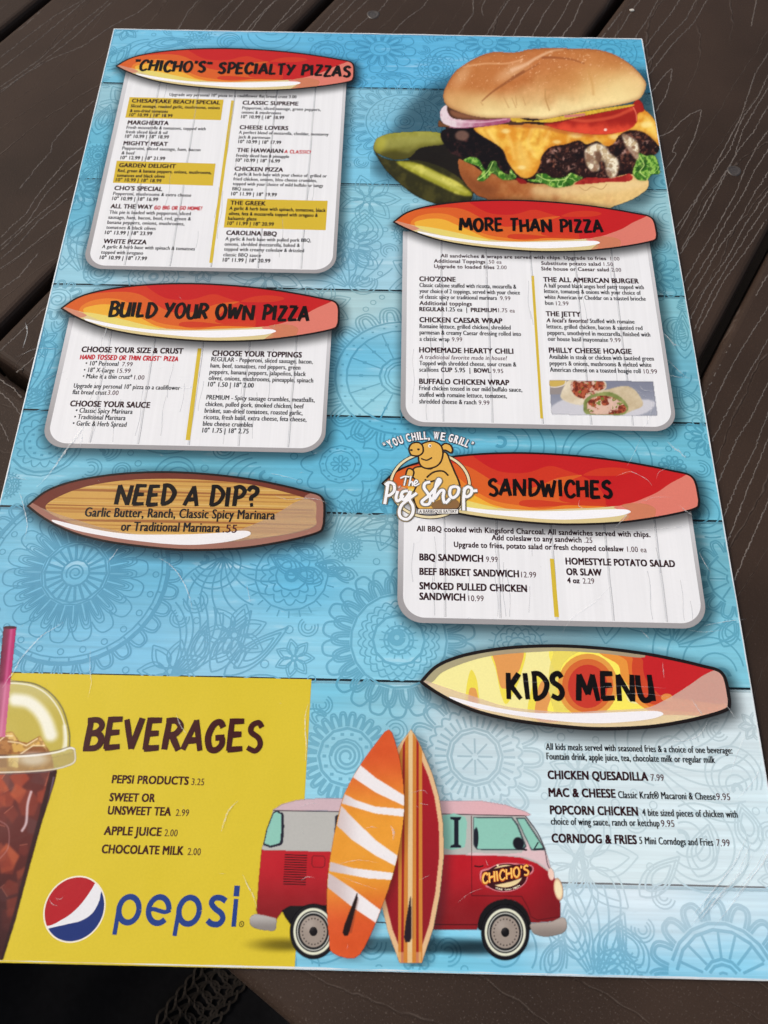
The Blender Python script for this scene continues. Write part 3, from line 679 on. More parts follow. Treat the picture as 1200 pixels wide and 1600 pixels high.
panel([(72, 660), (95, 555)], [(510, 660), (517, 530)], [(200, 701), (400, 706.6)], (300, 500), lines=[(216, 696), (296, 698), (373, 701), (451, 702), (140, 696)])
panel([(626, 500), (628, 600)], [(1053, 630), (1031, 490)], [(720, 667), (960, 673)], (800, 365), lines=[(694, 659), (771, 662), (849, 664), (925, 664), (990, 665)])
panel([(621.5, 850), (622, 900)], [(1100, 940), (1091, 869)], [(700, 973), (1000, 982)], (850, 780), lines=[(697, 960), (783, 963), (872, 966), (960, 970), (1044, 973)])

# yellow boxes and dividers
for q in ([(202.5, 152), (349.5, 155.9), (345.1, 187.9), (195.9, 183.9)], [(182.5, 251.4), (336.9, 255.9), (332.7, 290.4), (176.4, 285.7)], [(355.4, 310.5), (512, 314), (508.9, 359.9), (349.6, 355.7)]):
    level(26); K = Ink(); K.poly(q, (214, 183, 54)); K.build('yellow_highlight_box')
for q in ([(361.4, 157), (366, 157.3), (332, 411), (326.9, 410.8)], [(309, 544.5), (315, 544.5), (297, 688), (290, 687.6)], [(830, 431), (834.3, 431.2), (848.5, 654.3), (844.2, 653.9)], [(859, 872.8), (865.5, 873.3), (873.5, 964.4), (866.2, 964.1)]):
    level(26); K = Ink(); K.poly(q, (214, 186, 60)); K.build('column_divider')
# big yellow beverage box
level(20); yb_r = M(487, 1061.5); yb_rb = M(460, 1517)
K = Ink(); xs = np.linspace(TL[0], (yb_r[0] + yb_rb[0]) / 2, 30); ys = np.linspace(BR[1], yb_r[1], 40)
Xg, Yg = np.meshgrid(xs, ys); V = np.column_stack([Xg.ravel(), Yg.ravel()]); idx = np.arange(V.shape[0]).reshape(Xg.shape)
F = np.stack([idx[:-1, :-1], idx[:-1, 1:], idx[1:, 1:], idx[1:, :-1]], -1).reshape(-1, 4).tolist()
K.add(V, F, (217, 194, 50)); K.build('yellow_beverage_box')

# ------------------------------------------------------------------ surfboard headings
def bl(X, Y): return (70 + X / 5, 430 + Y / 5)
def br(X, Y): return (300 + X / 5, 430 + Y / 5)
OUT = [bl(*p) for p in [(130, 260), (250, 180), (400, 130), (600, 95), (850, 72), (1150, 66)]] + [br(*p) for p in [(300, 80), (600, 110), (850, 150), (1000, 180), (1095, 200), (1132, 225), (1145, 265), (1145, 330), (1138, 385), (1100, 422), (900, 465), (650, 500), (450, 515), (200, 520)]] + [bl(*p) for p in [(1150, 512), (900, 490), (700, 465), (500, 425), (350, 375), (230, 320)]]
def closed_smooth(p, n=6):
    """smooth except at the pointed nose (first point)"""
    q = catmull([p[-1]] + list(p) + [p[0], p[1]], False, n); 
    pts = catmull(list(p) + [p[0]], False, n); return pts[:-1]
OUTW = M(*closed_smooth(OUT).T); bb0, bb1 = OUTW.min(0), OUTW.max(0)
def inside_clip(poly, outline):
    """clip poly by the convex-ish board outline (Sutherland-Hodgman)"""
    out = [np.array(p) for p in poly]; q = outline
    ar = (q[:, 0] * np.roll(q[:, 1], -1) - np.roll(q[:, 0], -1) * q[:, 1]).sum()
    if ar < 0: q = q[::-1]
    for a, b in zip(q, np.roll(q, -1, 0)):
        e = b - a
        if np.linalg.norm(e) < 1e-9: continue
        inp = out; out = []
        if not inp: break
        s = inp[-1]; sd = e[0] * (s[1] - a[1]) - e[1] * (s[0] - a[0])
        for p in inp:
            pd = e[0] * (p[1] - a[1]) - e[1] * (p[0] - a[0])
            if (pd >= 0) != (sd >= 0): out.append(s + (p - s) * (sd / (sd - pd)))
            if pd >= 0: out.append(p)
            s, sd = p, pd
    return np.array(out) if len(out) > 2 else None
class Board:
    def __init__(s, tip, right, top, bot, name='surfboard_heading'):
        s.b0 = np.array((M(*tip)[0], M(*bot)[1])); s.b1 = np.array((M(*right)[0], M(*top)[1])); s.out = s.map(OUTW)
        level(31); shadow(dens(s.out, .002), .002, .0058, .68, (.0012, -.0018)); s.K = Ink()
    def map(s, w): return s.b0 + (np.asarray(w) - bb0) / (bb1 - bb0) * (s.b1 - s.b0)
    def shape(s, pts, col, smooth=6, a=1.0, sh=None):
        p = np.asarray(pts, float); p = catmull(p, True, smooth) if smooth else p
        w_ = s.map(M(p[:, 0], p[:, 1])); w_ = inside_clip(w_, sh if sh is not None else s.out)
        if w_ is not None:
            s.K.poly(w_, col, px=False, a=a)
    def base(s, col): s.K.poly(s.out, col, px=False)
    def finish(s, name, wd=.00085):
        o = s.K.build(name, mat=INKA); K2 = Ink(); K2.line(s.out, wd, (28, 22, 22), px=False, closed=True); K2.build('heading_outline', o); return o
PALE = [bl(*p) for p in [(120, 240), (170, 255), (330, 300), (500, 345), (700, 395), (950, 420), (1150, 430)]] + [br(*p) for p in [(200, 422), (420, 415), (560, 405), (640, 410), (640, 530), (200, 560)]] + [bl(*p) for p in [(1150, 560), (600, 520), (200, 360)]]
HI = [bl(*p) for p in [(312, 348), (330, 343), (500, 378), (700, 412), (900, 432), (1150, 436)]] + [br(*p) for p in [(200, 434), (400, 428), (560, 424), (630, 427), (655, 438), (640, 450), (560, 468), (400, 482), (200, 490)]] + [bl(*p) for p in [(1150, 484), (900, 462), (700, 437), (500, 405), (350, 365)]]
PINK = [br(*p) for p in [(1125, 198), (1050, 225), (960, 265), (870, 315), (780, 350), (690, 380), (590, 402), (545, 412), (600, 440), (640, 470), (600, 520), (900, 520), (1200, 440), (1200, 250)]]
def red_board(*a):
    B = Board(*a); B.base((196, 32, 34))
    B.shape([bl(*p) for p in [(60, 260), (200, 150), (500, 60), (760, 40), (800, 90), (900, 160), (1000, 190), (1150, 190)]] + [br(*p) for p in [(150, 150), (250, 170), (450, 260), (480, 420), (200, 560)]] + [bl(*p) for p in [(900, 560), (200, 400)]], (206, 56, 34))
    B.shape([br(*p) for p in [(380, 205), (480, 168), (600, 158), (700, 170), (715, 190), (620, 210), (450, 212)]], (206, 56, 34))
    B.shape([bl(*p) for p in [(60, 260), (200, 180), (420, 140), (620, 130), (740, 150), (830, 200), (920, 260), (1000, 290), (1080, 300)]] + [br(*p) for p in [(60, 275), (200, 225), (370, 206), (290, 240), (240, 285), (200, 330), (190, 370), (330, 395), (480, 410), (400, 560)]] + [bl(*p) for p in [(900, 560), (300, 420)]], (216, 96, 38))
    B.shape([bl(*p) for p in [(1050, 380), (1090, 366), (1200, 366), (1400, 385)]] + [br(*p) for p in [(340, 370), (440, 385), (500, 405), (300, 412)]] + [bl(*p) for p in [(1300, 405), (1100, 410), (1055, 400)]], (205, 62, 34))
    B.shape([bl(*p) for p in [(270, 270), (330, 215), (440, 185), (560, 185), (650, 215), (730, 280), (800, 330), (900, 375), (1050, 400), (1200, 420)]] + [br(*p) for p in [(200, 400), (350, 402), (500, 415), (300, 480)]] + [bl(*p) for p in [(1100, 520), (700, 480), (300, 340)]], (228, 128, 44))
    B.shape([bl(*p) for p in [(300, 275), (380, 238), (480, 228), (560, 240), (650, 285), (750, 335), (850, 390), (950, 430), (700, 480), (400, 380)]], (236, 176, 58))
    B.shape(PALE, (226, 208, 152), a=.92)
    B.shape([bl(*p) for p in [(110, 240), (200, 262), (280, 290), (330, 310), (300, 330), (240, 330), (180, 300)]], (222, 150, 124), a=.85)
    B.shape([bl(*p) for p in [(300, 292), (500, 320), (760, 385), (900, 420), (700, 415), (450, 360)]], (240, 222, 120), a=.9)
    B.shape(PINK, (226, 128, 112), a=.95)
    B.shape([br(*p) for p in [(600, 400), (700, 385), (800, 400), (830, 440), (760, 520), (560, 520), (640, 440)]], (226, 150, 108), a=.55)
    B.shape(HI, (246, 246, 250))
    return B.finish('surfboard_heading')
red_board((182, 102), (553.5, 107), (350, 76), (350, 140.5))
red_board((96, 482), (529.5, 490), (300, 443.5), (330, 533.5))
red_board((615, 348), (1026, 365), (815, 313.5), (830, 393))
red_board((597, 757), (1089.5, 765), (860, 709), (860, 819))
# dip board: wood
B = Board((43, 793), (507, 800), (270, 738), (270, 859)); B.base((112, 52, 40))
inner = [bl(*p) for p in [(260, 262), (400, 190), (600, 140), (850, 112), (1150, 105)]] + [br(*p) for p in [(300, 115), (600, 140), (850, 185), (1000, 220), (1080, 245), (1090, 270), (1088, 330), (1080, 380), (900, 425), (650, 455), (450, 470), (200, 475)]] + [bl(*p) for p in [(1150, 470), (900, 455), (700, 425), (500, 380), (350, 330)]]
B.shape(inner, (206, 160, 84), 5)
innerW = catmull(B.map(MP(inner)), True, 5)
y0i, y1i = innerW[:, 1].min(), innerW[:, 1].max()
for k in range(17):
    ya = y0i + (y1i - y0i) * (k + rng.uniform(-.1, .1)) / 17; hh = (y1i - y0i) / 17 * rng.uniform(.35, .8)
    colr = [(180, 124, 62), (162, 106, 58), (216, 178, 106), (188, 138, 72)][k % 4]; xa, xb = innerW[:, 0].min(), innerW[:, 0].max()
    if k % 3 == 0: xa = xa + (xb - xa) * rng.uniform(0, .4)
    t = np.linspace(0, 1, 24); top = np.column_stack([xa + (xb - xa) * t, ya + hh * (.75 + .25 * np.sin(t * 6 + k))]); bt = np.column_stack([xa + (xb - xa) * t, ya + hh * .1 * np.sin(t * 5 + 2 * k)])[::-1]
    w_ = inside_clip(np.vstack([top, bt]), innerW)
    if w_ is not None: B.K.poly(w_, colr, px=False)
B.shape([bl(*p) for p in [(120, 240), (240, 275), (360, 310), (520, 350), (700, 392), (950, 430), (1150, 440)]] + [br(*p) for p in [(200, 435), (420, 420), (540, 400), (700, 350), (820, 300), (920, 250), (1000, 225), (1060, 205), (1130, 190), (1200, 300), (1100, 460), (600, 560)]] + [bl(*p) for p in [(900, 560), (200, 380)]], (214, 186, 160), a=.42)
B.shape([bl(*p) for p in [(120, 240), (200, 258), (260, 290), (400, 345), (600, 405), (900, 460), (1150, 475)]] + [br(*p) for p in [(200, 480), (450, 475), (650, 458), (900, 430), (1075, 388), (1085, 330), (1087, 265), (1070, 240), (1000, 215), (1060, 190), (1140, 190), (1200, 300), (1150, 450), (600, 560)]] + [bl(*p) for p in [(900, 560), (200, 380)]], (160, 112, 98), 4)
HID = [bl(*p) for p in [(312, 348), (330, 343), (500, 375), (700, 408), (900, 427), (1150, 430)]] + [br(*p) for p in [(200, 428), (400, 420), (530, 410), (590, 412), (612, 424), (595, 440), (520, 460), (400, 478), (200, 490)]] + [bl(*p) for p in [(1150, 484), (900, 462), (700, 437), (500, 405), (350, 365)]]
B.shape(HID, (240, 238, 240)); B.finish('wooden_surfboard_heading')
# kids board
B = Board((658, 1066), (1136.5, 1075), (900, 1010), (900, 1138)); B.base((246, 238, 160))
kx0, ky0 = M(658, 1066)[0], M(900, 1010)[1]
def kb(pts, col, smooth=6, a=1.0):
    p = np.array(pts, float); p = catmull(p, True, smooth) if smooth else p; w_ = inside_clip(M(p[:, 0], p[:, 1]), B.out)
    if w_ is not None: B.K.poly(w_, col, px=False, a=a)
def k1(X, Y): return (650 + X / 4.8, 1000 + Y / 4.8)
def k2(X, Y): return (890 + X / 4.615, 1000 + Y / 4.615)
kb([k1(*p) for p in [(375, 500), (378, 360), (400, 250), (420, 225), (450, 280), (465, 360), (470, 500)]], (240, 224, 84))
kb([k1(*p) for p in [(395, 520), (398, 380), (425, 358), (455, 385), (468, 520)]], (226, 160, 88))
kb([k1(*p) for p in [(565, 60), (600, 230), (640, 420), (680, 480), (740, 380), (790, 250), (810, 60)]], (242, 226, 84))
kb([k1(*p) for p in [(580, 60), (600, 200), (630, 340), (660, 365), (700, 355), (740, 280), (785, 200), (795, 60)]], (228, 158, 88))
kb([k1(*p) for p in [(860, 600), (870, 350), (930, 250), (980, 300), (1000, 420), (1090, 540), (1200, 620)]], (242, 226, 84))
kb([k1(*p) for p in [(905, 600), (910, 400), (935, 320), (970, 310), (1000, 400), (1060, 500), (1130, 600)]], (228, 158, 88))
kb([k2(*p) for p in [(-130, 60), (-90, 300), (-130, 560), (450, 560), (640, 480), (420, 440), (420, 250), (300, 60)]], (250, 236, 98))
kb([k2(*p) for p in [(-120, 100), (-100, 60), (180, 50), (200, 90), (60, 90), (-60, 200), (-60, 400), (20, 560), (-60, 620), (-140, 420), (-150, 240)]], (250, 236, 120), a=.6)
kb([k2(*p) for p in [(250, 60), (350, 180), (370, 260), (420, 330), (470, 440), (600, 520), (760, 540), (1200, 500), (1200, 60)]], (232, 150, 62))
kb([k2(*p) for p in [(340, 60), (410, 150), (430, 260), (470, 380), (540, 460), (640, 500), (900, 520), (1200, 500), (1200, 60)]], (222, 112, 48))
kb([k2(*p) for p in [(490, 60), (455, 140), (450, 230), (480, 350), (560, 450), (680, 470), (760, 420), (1200, 440), (1200, 60)]], (206, 72, 42))
kb([k2(*p) for p in [(560, 80), (530, 160), (540, 260), (600, 350), (700, 430), (760, 420), (1200, 440), (1200, 80)]], (196, 36, 40))
ell = lambda cx, cy, rx, ry, n=32: [(cx + rx * math.cos(t), cy + ry * math.sin(t)) for t in np.linspace(0, 2 * math.pi, n, endpoint=False)]
kb(ell(*k2(130, 330), 47, 50), (228, 158, 72), 0); kb(ell(*k2(130, 330), 40, 42), (214, 106, 52), 0); kb(ell(*k2(130, 335), 31, 34), (200, 58, 44), 0)
kb(ell(*k2(700, 415), 9, 6), (226, 140, 70), 0)
B.shape([bl(*p) for p in [(100, 270), (200, 265), (300, 205), (500, 148), (700, 115), (1000, 98), (1200, 95)]] + [br(*p) for p in [(300, 108), (600, 130), (500, 40), (0, 20)]] + [bl(*p) for p in [(600, 30), (200, 120)]], (178, 170, 140), a=.75)
B.shape([bl(*p) for p in [(120, 240), (170, 255), (330, 300), (500, 345), (700, 395), (950, 420), (1150, 430)]] + [br(*p) for p in [(200, 422), (420, 415), (560, 405), (700, 360), (800, 320), (900, 275), (1010, 225), (1125, 198), (1200, 250), (1200, 440), (900, 560), (200, 580)]] + [bl(*p) for p in [(1150, 560), (600, 520), (200, 360)]], (240, 214, 196), a=.5)
B.shape(HI, (244, 242, 246)); B.finish('surfboard_heading', .0012)

# ------------------------------------------------------------------ brush lettering (own stroke alphabet)
G = {
 'A': (.72, ['0,0 .38,1', '.36,1.02 .66,0', '.14,.30 .62,.36']), 'B': (.66, ['.10,0 .14,1', '~0,.96 .40,.98 .58,.80 .45,.60 .14,.52', '~.12,.52 .48,.52 .64,.30 .48,.06 0,.02']),
 'C': (.64, ['~.62,.74 .50,.96 .26,.92 .06,.52 .14,.12 .36,.02 .62,.20']), 'D': (.68, ['.10,0 .12,1', '~0,.97 .36,.96 .66,.62 .52,.22 .26,.05 .04,.02']),
 'E': (.60, ['.10,1 .06,0', '.0,.98 .56,1.0', '.08,.53 .50,.56', '.02,.03 .58,.08']), 'F': (.56, ['.10,1 .06,0', '0,.98 .54,1.0', '.08,.5 .46,.53']),
 'G': (.70, ['~.60,.80 .46,.98 .22,.88 .06,.48 .16,.10 .40,.04 .60,.22 .60,.46', '.34,.44 .68,.48']), 'H': (.70, ['.08,1 .04,0', '.62,1.02 .58,0', '.06,.48 .62,.55']),
 'I': (.26, ['.10,1 .12,0']), 'K': (.64, ['.08,1 .06,0', '.56,.98 .12,.44', '.14,.56 .60,.02']), 'L': (.54, ['.10,1 .06,0', '.0,.04 .52,.10']),
 'M': (.98, ['.04,0 .16,1', '.16,1 .48,.24', '.48,.24 .78,1', '.76,1 .92,0']), 'N': (.80, ['.06,0 .08,1', '.08,1 .64,.02', '.64,0 .72,1.02']),
 'O': (.72, ['~.36,.98 .12,.80 .06,.38 .28,.02 .56,.16 .66,.60 .50,.94 .32,.97']), 'P': (.60, ['.12,0 .14,1', '~0,.92 .34,1.0 .58,.80 .46,.52 .14,.42']),
 'R': (.66, ['.08,0 .12,1', '~0,.95 .38,.98 .58,.78 .42,.54 .12,.48', '.28,.50 .62,0']), 'S': (.60, ['~.54,.82 .40,.98 .16,.88 .14,.66 .44,.46 .52,.22 .34,.03 .04,.14']),
 'T': (.60, ['.30,1 .26,0', '0,.94 .62,1.0']), 'U': (.68, ['~.08,1 .05,.5 .14,.10 .36,.04 .54,.18 .60,.6 .62,1', '.61,1 .64,0']), 'V': (.66, ['.02,1 .28,0', '.62,1.02 .28,0']),
 'W': (.94, ['.04,1 .18,0', '.18,0 .44,.78', '.44,.78 .60,0', '.60,0 .88,1.02']), 'X': (.64, ['.04,1 .60,0', '.58,1 .04,0']), 'Y': (.64, ['.02,1 .30,.50', '.62,1.02 .16,0']),
 'Z': (.60, ['.02,.96 .56,.98', '.54,.98 .06,.05', '.0,.04 .60,.08']), "'": (.22, ['.14,1.05 .08,.78']), '"': (.34, ['.10,1.08 .14,.84', '.26,1.08 .28,.84']), '”': (.36, ['.12,1.02 .06,.80', '.30,1.02 .24,.80']),
 '?': (.60, ['~.06,.80 .24,1.0 .52,.90 .50,.66 .26,.48 .24,.30', '.20,.08 .36,.10']), '!': (.24, ['.14,1.05 .10,.30', '.05,.06 .15,.08']), '*': (.30, ['.05,1 .25,.8', '.25,1 .05,.8']), ' ': (.34, []), ',': (.2, ['.1,.1 .04,-.12']),
}
def brush(K, text, a, b, cap, col, wgt=.195, jig=.04, sp=.125, shear=0.0, seed=1, kern=None):
    r = random.Random(seed); adv = [G[ch][0] + sp for ch in text]; tot = sum(adv) - sp
    A, Bp = M(*a), M(*b); d = (Bp - A); L = np.linalg.norm(d); d = d / L; n_ = np.array((-d[1], d[0])); sx = L / tot; ch_ = np.linalg.norm(M(a[0], a[1] - cap) - A)
    x = 0
    for ch, ad in zip(text, adv):
        dy = r.uniform(-jig, jig); rt = r.uniform(-.05, .05) * (jig > 0)
        for st in G[ch][1]:
            sm = st[0] == '~'; p = np.array([tuple(map(float, q.split(','))) for q in st.lstrip('~').split()])
            if sm: p = catmull(p, False, 6)
            elif len(p) == 2: p = np.linspace(p[0], p[1], 4)
            c_ = np.array((G[ch][0] / 2, .5)); p = (p - c_) @ np.array([[math.cos(rt), math.sin(rt)], [-math.sin(rt), math.cos(rt)]]) + c_
            pw = A + d * ((x + p[:, 0]) * sx + shear * p[:, 1] * ch_)[:, None] + n_ * ((p[:, 1] + dy) * ch_)[:, None]
            t = np.linspace(0, 1, len(pw)); wd = wgt * ch_ * (1.08 - .22 * np.abs(t - .35)) * r.uniform(.92, 1.08)
            K.line(pw, wd, col, px=False)
        x += ad
def heading(text, a, b, cap, col=(14, 8, 8), **k):
    level(66); K = Ink().cycle(12); brush(K, text, a, b, cap, col, **k); K.build('heading_lettering')
heading('"CHICHO\'S” SPECIALTY PIZZAS', (208.5, 110.5), (547, 121), 16.5, seed=3)
heading('MORE THAN PIZZA', (718, 360.5), (942, 364), 19.5, seed=5)
heading('BUILD YOUR OWN PIZZA', (169, 495), (482, 502), 22.5, seed=6, shear=.0)
heading('NEED A DIP?', (180, 788.5), (402, 791.5), 30, seed=7)
heading('SANDWICHES', (763, 774.5), (957, 778.5), 26, seed=8)
heading('KIDS MENU', (793, 1092.5), (1022, 1095), 41, seed=9)
heading('BEVERAGES', (130, 1171), (409, 1174), 46, (62, 16, 18), seed=10)

# ------------------------------------------------------------------ plain type
_tc = bpy.data.curves.new('type', 'FONT'); _to = bpy.data.objects.new('type', _tc); C.objects.link(_to)
_cache = {}
def glyphs(text, bold, ital):
    key = (text, bold, ital)
    if key in _cache: return _cache[key]
    _tc.body = text; _tc.size = 1; _tc.offset = bold; _tc.shear = ital; _tc.resolution_u = 3; _tc.fill_mode = 'FRONT'; _tc.space_character = 1.06
    dg = bpy.context.evaluated_depsgraph_get(); dg.update(); me = _to.evaluated_get(dg).to_mesh()
    v = np.zeros(len(me.vertices) * 3); me.vertices.foreach_get('co', v); v = v.reshape(-1, 3)[:, :2].copy(); f = [tuple(p.vertices) for p in me.polygons]
    _to.evaluated_get(dg).to_mesh_clear(); _cache[key] = (v, f); return v, f
hv, _ = glyphs('H', 0, 0); CAPH = hv[:, 1].max()
def typeline(K, text, x0, y0, x1, y1, cap, col=(38, 34, 40), bold=0.0, ital=0.0, z=None, fat=0.0):
    v, f = glyphs(text, bold, ital); 
    if not len(v): return
    A, Bp = M(x0, y0), M(x1, y1); d = Bp - A; L = np.linalg.norm(d); d /= L; n_ = np.array((-d[1], d[0])); ch_ = np.linalg.norm(M(x0, y0 - cap) - A)
    xmin, xmax = v[:, 0].min(), v[:, 0].max(); w_ = A + d * ((v[:, 0] - xmin) / (xmax - xmin) * L)[:, None] + n_ * (v[:, 1] / CAPH * ch_)[:, None]
    z = nz() if z is None else z
    for k_, (q, r_) in enumerate(((0, 0),) if not fat else ((-.5, 0), (.5, 0)) if fat < .085 else [(.5 * math.cos(a_), .5 * math.sin(a_)) for a_ in np.linspace(0, 6.283, 12, endpoint=False)] + [(0, 0)] if fat > .2 else ((-.5, -.3), (.5, .3), (-.5, .3), (.5, -.3))):
        K.add(w_ + d * (q * fat * ch_) + n_ * (r_ * fat * ch_), f, col, z=z + k_ * .3 * STEP)
DK = (46, 14, 22); BK = (22, 22, 28); PR = (72, 26, 36); HB = .05; LB = .02
def block(name, rows):
    level(70 if name == 'dip_text' else 28); K = Ink(); z = nz()
    for r in rows:
        t, x0, y0, x1, y1, cap, st = r
        col, fat, ital = {'h': (DK, .115, 0), 'b': (BK, .08, 0), 'p': (PR, .03, 0), 'n': ((34, 22, 26), .09, 0), 'B': (DK, .09, 0), 'i': (BK, .07, 0), 'I': (DK, .09, .2), 'q': (PR, .03, 0), 'it': (PR, .04, .2), 'hi': ((62, 16, 18), .115, 0)}[st]
        if st in 'bin': cap *= 1.07
        typeline(K, t, x0, y0, x1, y1, cap, col, 0.0, ital, z, fat)
    return K.build(name)
SZ = '10" {} | 18" {}'
s1 = [('Upgrade any personal 10" pizza to a cauliflower flat bread crust 3.00', 264.6, 149.9, 462.9, 153.8, 4.2, 'b'),
 ('CHESAPEAKE BEACH SPECIAL', 206, 160.2, 343.4, 163.4, 5.6, 'h'), ('Sliced sausage, roasted garlic, mushrooms, onions', 204.3, 167.8, 343, 170.9, 4.2, 'n'), ('& sun-dried tomatoes', 203, 175.3, 262, 176.5, 4.2, 'n'), (SZ.format('10.99', '18.99'), 202, 181.8, 269, 183.5, 4.4, 'n'),
 ('MARGHERITA', 199.5, 194.5, 262.9, 195.6, 6, 'h'), ('Fresh mozzarella & tomatoes, topped with', 197.6, 201.4, 321, 203.8, 4.4, 'b'), ('fresh sliced basil & oil', 196.4, 208.4, 261, 209.8, 4.4, 'b'), (SZ.format('10.99', '18.99'), 195.2, 215.4, 263.4, 216.8, 4.6, 'n'),
 ('MIGHTY MEAT', 192.9, 226.9, 261.5, 228.2, 6, 'h'), ('Pepperoini, sliced sausage, ham, bacon', 190.8, 233.9, 312.8, 236.6, 4.5, 'b'), ('& beef', 189.9, 241.4, 210, 241.9, 4.5, 'b'), (SZ.format('12.99', '21.99'), 188.1, 248.9, 257.4, 250.5, 4.7, 'n'),
 ('GARDEN DELIGHT', 186, 261.2, 273.9, 263, 6, 'h'), ('Red, green & banana peppers, onions, mushrooms,', 183.9, 268.9, 330, 272.3, 4.5, 'n'), ('tomatoes and black olives', 182.5, 276.4, 256.9, 278.1, 4.5, 'n'), (SZ.format('10.99', '18.99'), 180.8, 283.4, 251.6, 285.3, 4.7, 'n'),
 ("CHO'S SPECIAL", 178.7, 297, 253, 298.8, 6.3, 'h'), ('Pepperoni, mushrooms & extra cheese', 176.7, 304.9, 298.4, 307.7, 4.7, 'b'), (SZ.format('10.99', '16.99'), 175.2, 312.8, 246.4, 314.5, 4.9, 'n'),
 ('ALL THE WAY', 172.9, 325.4, 237.6, 326.8, 6.4, 'h'), ('This pie is loaded with pepperoni, sliced', 170.6, 334.1, 297.7, 336.6, 4.9, 'b'), ('sausage, ham, bacon, beef, red, green &', 169, 342, 298, 344.8, 4.9, 'b'), ('banana peppers, onions, mushrooms,', 167.6, 349.9, 288, 352.5, 4.9, 'b'), ('tomatoes & black olives', 165.9, 357.8, 242.9, 359.7, 4.9, 'b'), (SZ.format('13.99', '23.99'), 163.8, 366, 237.3, 367.9, 5, 'n'),
 ('WHITE PIZZA', 161.5, 380.2, 228.4, 381.9, 6.6, 'h'), ('A garlic & herb base with spinach & tomatoes', 159.4, 388, 304.1, 391.6, 5, 'b'), ('topped with oregano', 157.7, 396.6, 223.1, 398.2, 5, 'b'), (SZ.format('10.99', '17.99'), 155.7, 405, 228.9, 406.9, 5.1, 'n'),
 ('CLASSIC SUPREME', 379.2, 163.4, 465.5, 165.2, 5.8, 'h'), ('Pepperoni, sliced sausage, green peppers,', 378.4, 170.9, 500.9, 173.7, 4.3, 'b'), ('onions & mushrooms', 377.5, 177.7, 438.9, 179.1, 4.3, 'b'), (SZ.format('10.99', '18.99'), 376.6, 184.9, 443.6, 186.5, 4.5, 'n'),
 ('CHEESE LOVERS', 374.5, 201.9, 449.8, 203.5, 5.9, 'h'), ('A perfect blend of mozarella, cheddar, monterey', 373.3, 209.2, 513.1, 212.5, 4.4, 'b'), ('jack & parmesan', 372.8, 216.4, 421.8, 217.5, 4.4, 'b'), (SZ.format('10.99', '17.99'), 372.2, 223.8, 438.9, 225.3, 4.6, 'n'),
 ('THE HAWAIIAN', 370.3, 237.5, 442, 239.1, 6, 'h'), ('Freshly sliced ham & pineapple', 369, 245.4, 451.3, 247.2, 4.5, 'b'), (SZ.format('10.99', '16.99'), 368.2, 252.8, 437.1, 254.4, 4.7, 'n'),
 ('CHICKEN PIZZA', 366.8, 266.8, 441.7, 268.5, 6.1, 'h'), ('A garlic & herb base with your choice of  grilled or', 365.4, 274.3, 510.3, 277.6, 4.6, 'b'), ('fried chicken, onions, bleu cheese crumbles,', 364.5, 282, 494.9, 284.8, 4.6, 'b'), ('topped with your choice of mild buffalo or tangy', 363.8, 289.5, 504.7, 292.7, 4.6, 'b'), ('BBQ sauce', 362.9, 297.4, 394.8, 298.3, 4.7, 'b'), (SZ.format('11.99', '19.99'), 361.2, 305.3, 432, 307, 4.8, 'n'),
 ('THE GREEK', 360.1, 320.1, 414.5, 321.3, 6.3, 'h'), ('A garlic & herb base with spinach, tomatoes, black', 358.5, 328, 508.5, 331.4, 4.8, 'n'), ('olives, feta & mozzarella topped with oregano &', 357.5, 336.2, 496.3, 339.2, 4.8, 'n'), ('balsamic glaze', 356.3, 343.8, 400.5, 344.8, 4.8, 'n'), (SZ.format('11.99', '20.99'), 355.4, 351.6, 427.5, 353.2, 5, 'n'),
 ('CAROLINA BBQ', 353.6, 367, 431.9, 368.8, 6.6, 'h'), ('A garlic & herb base with pulled pork BBQ,', 352.2, 375.8, 485.8, 378.4, 5, 'b'), ('onions, shrdded mozzarella, baked &', 351, 384, 468.3, 386.2, 5, 'b'), ('topped with creamy coleslaw & drizzled', 350.1, 391.9, 474.7, 394.5, 5, 'b'), ('classic BBQ sauce', 348.9, 400.6, 407.5, 401.9, 5, 'b'), (SZ.format('11.99', '20.99'), 348, 408.9, 421.9, 410.5, 5.2, 'n')]
block('pizza_text', s1)
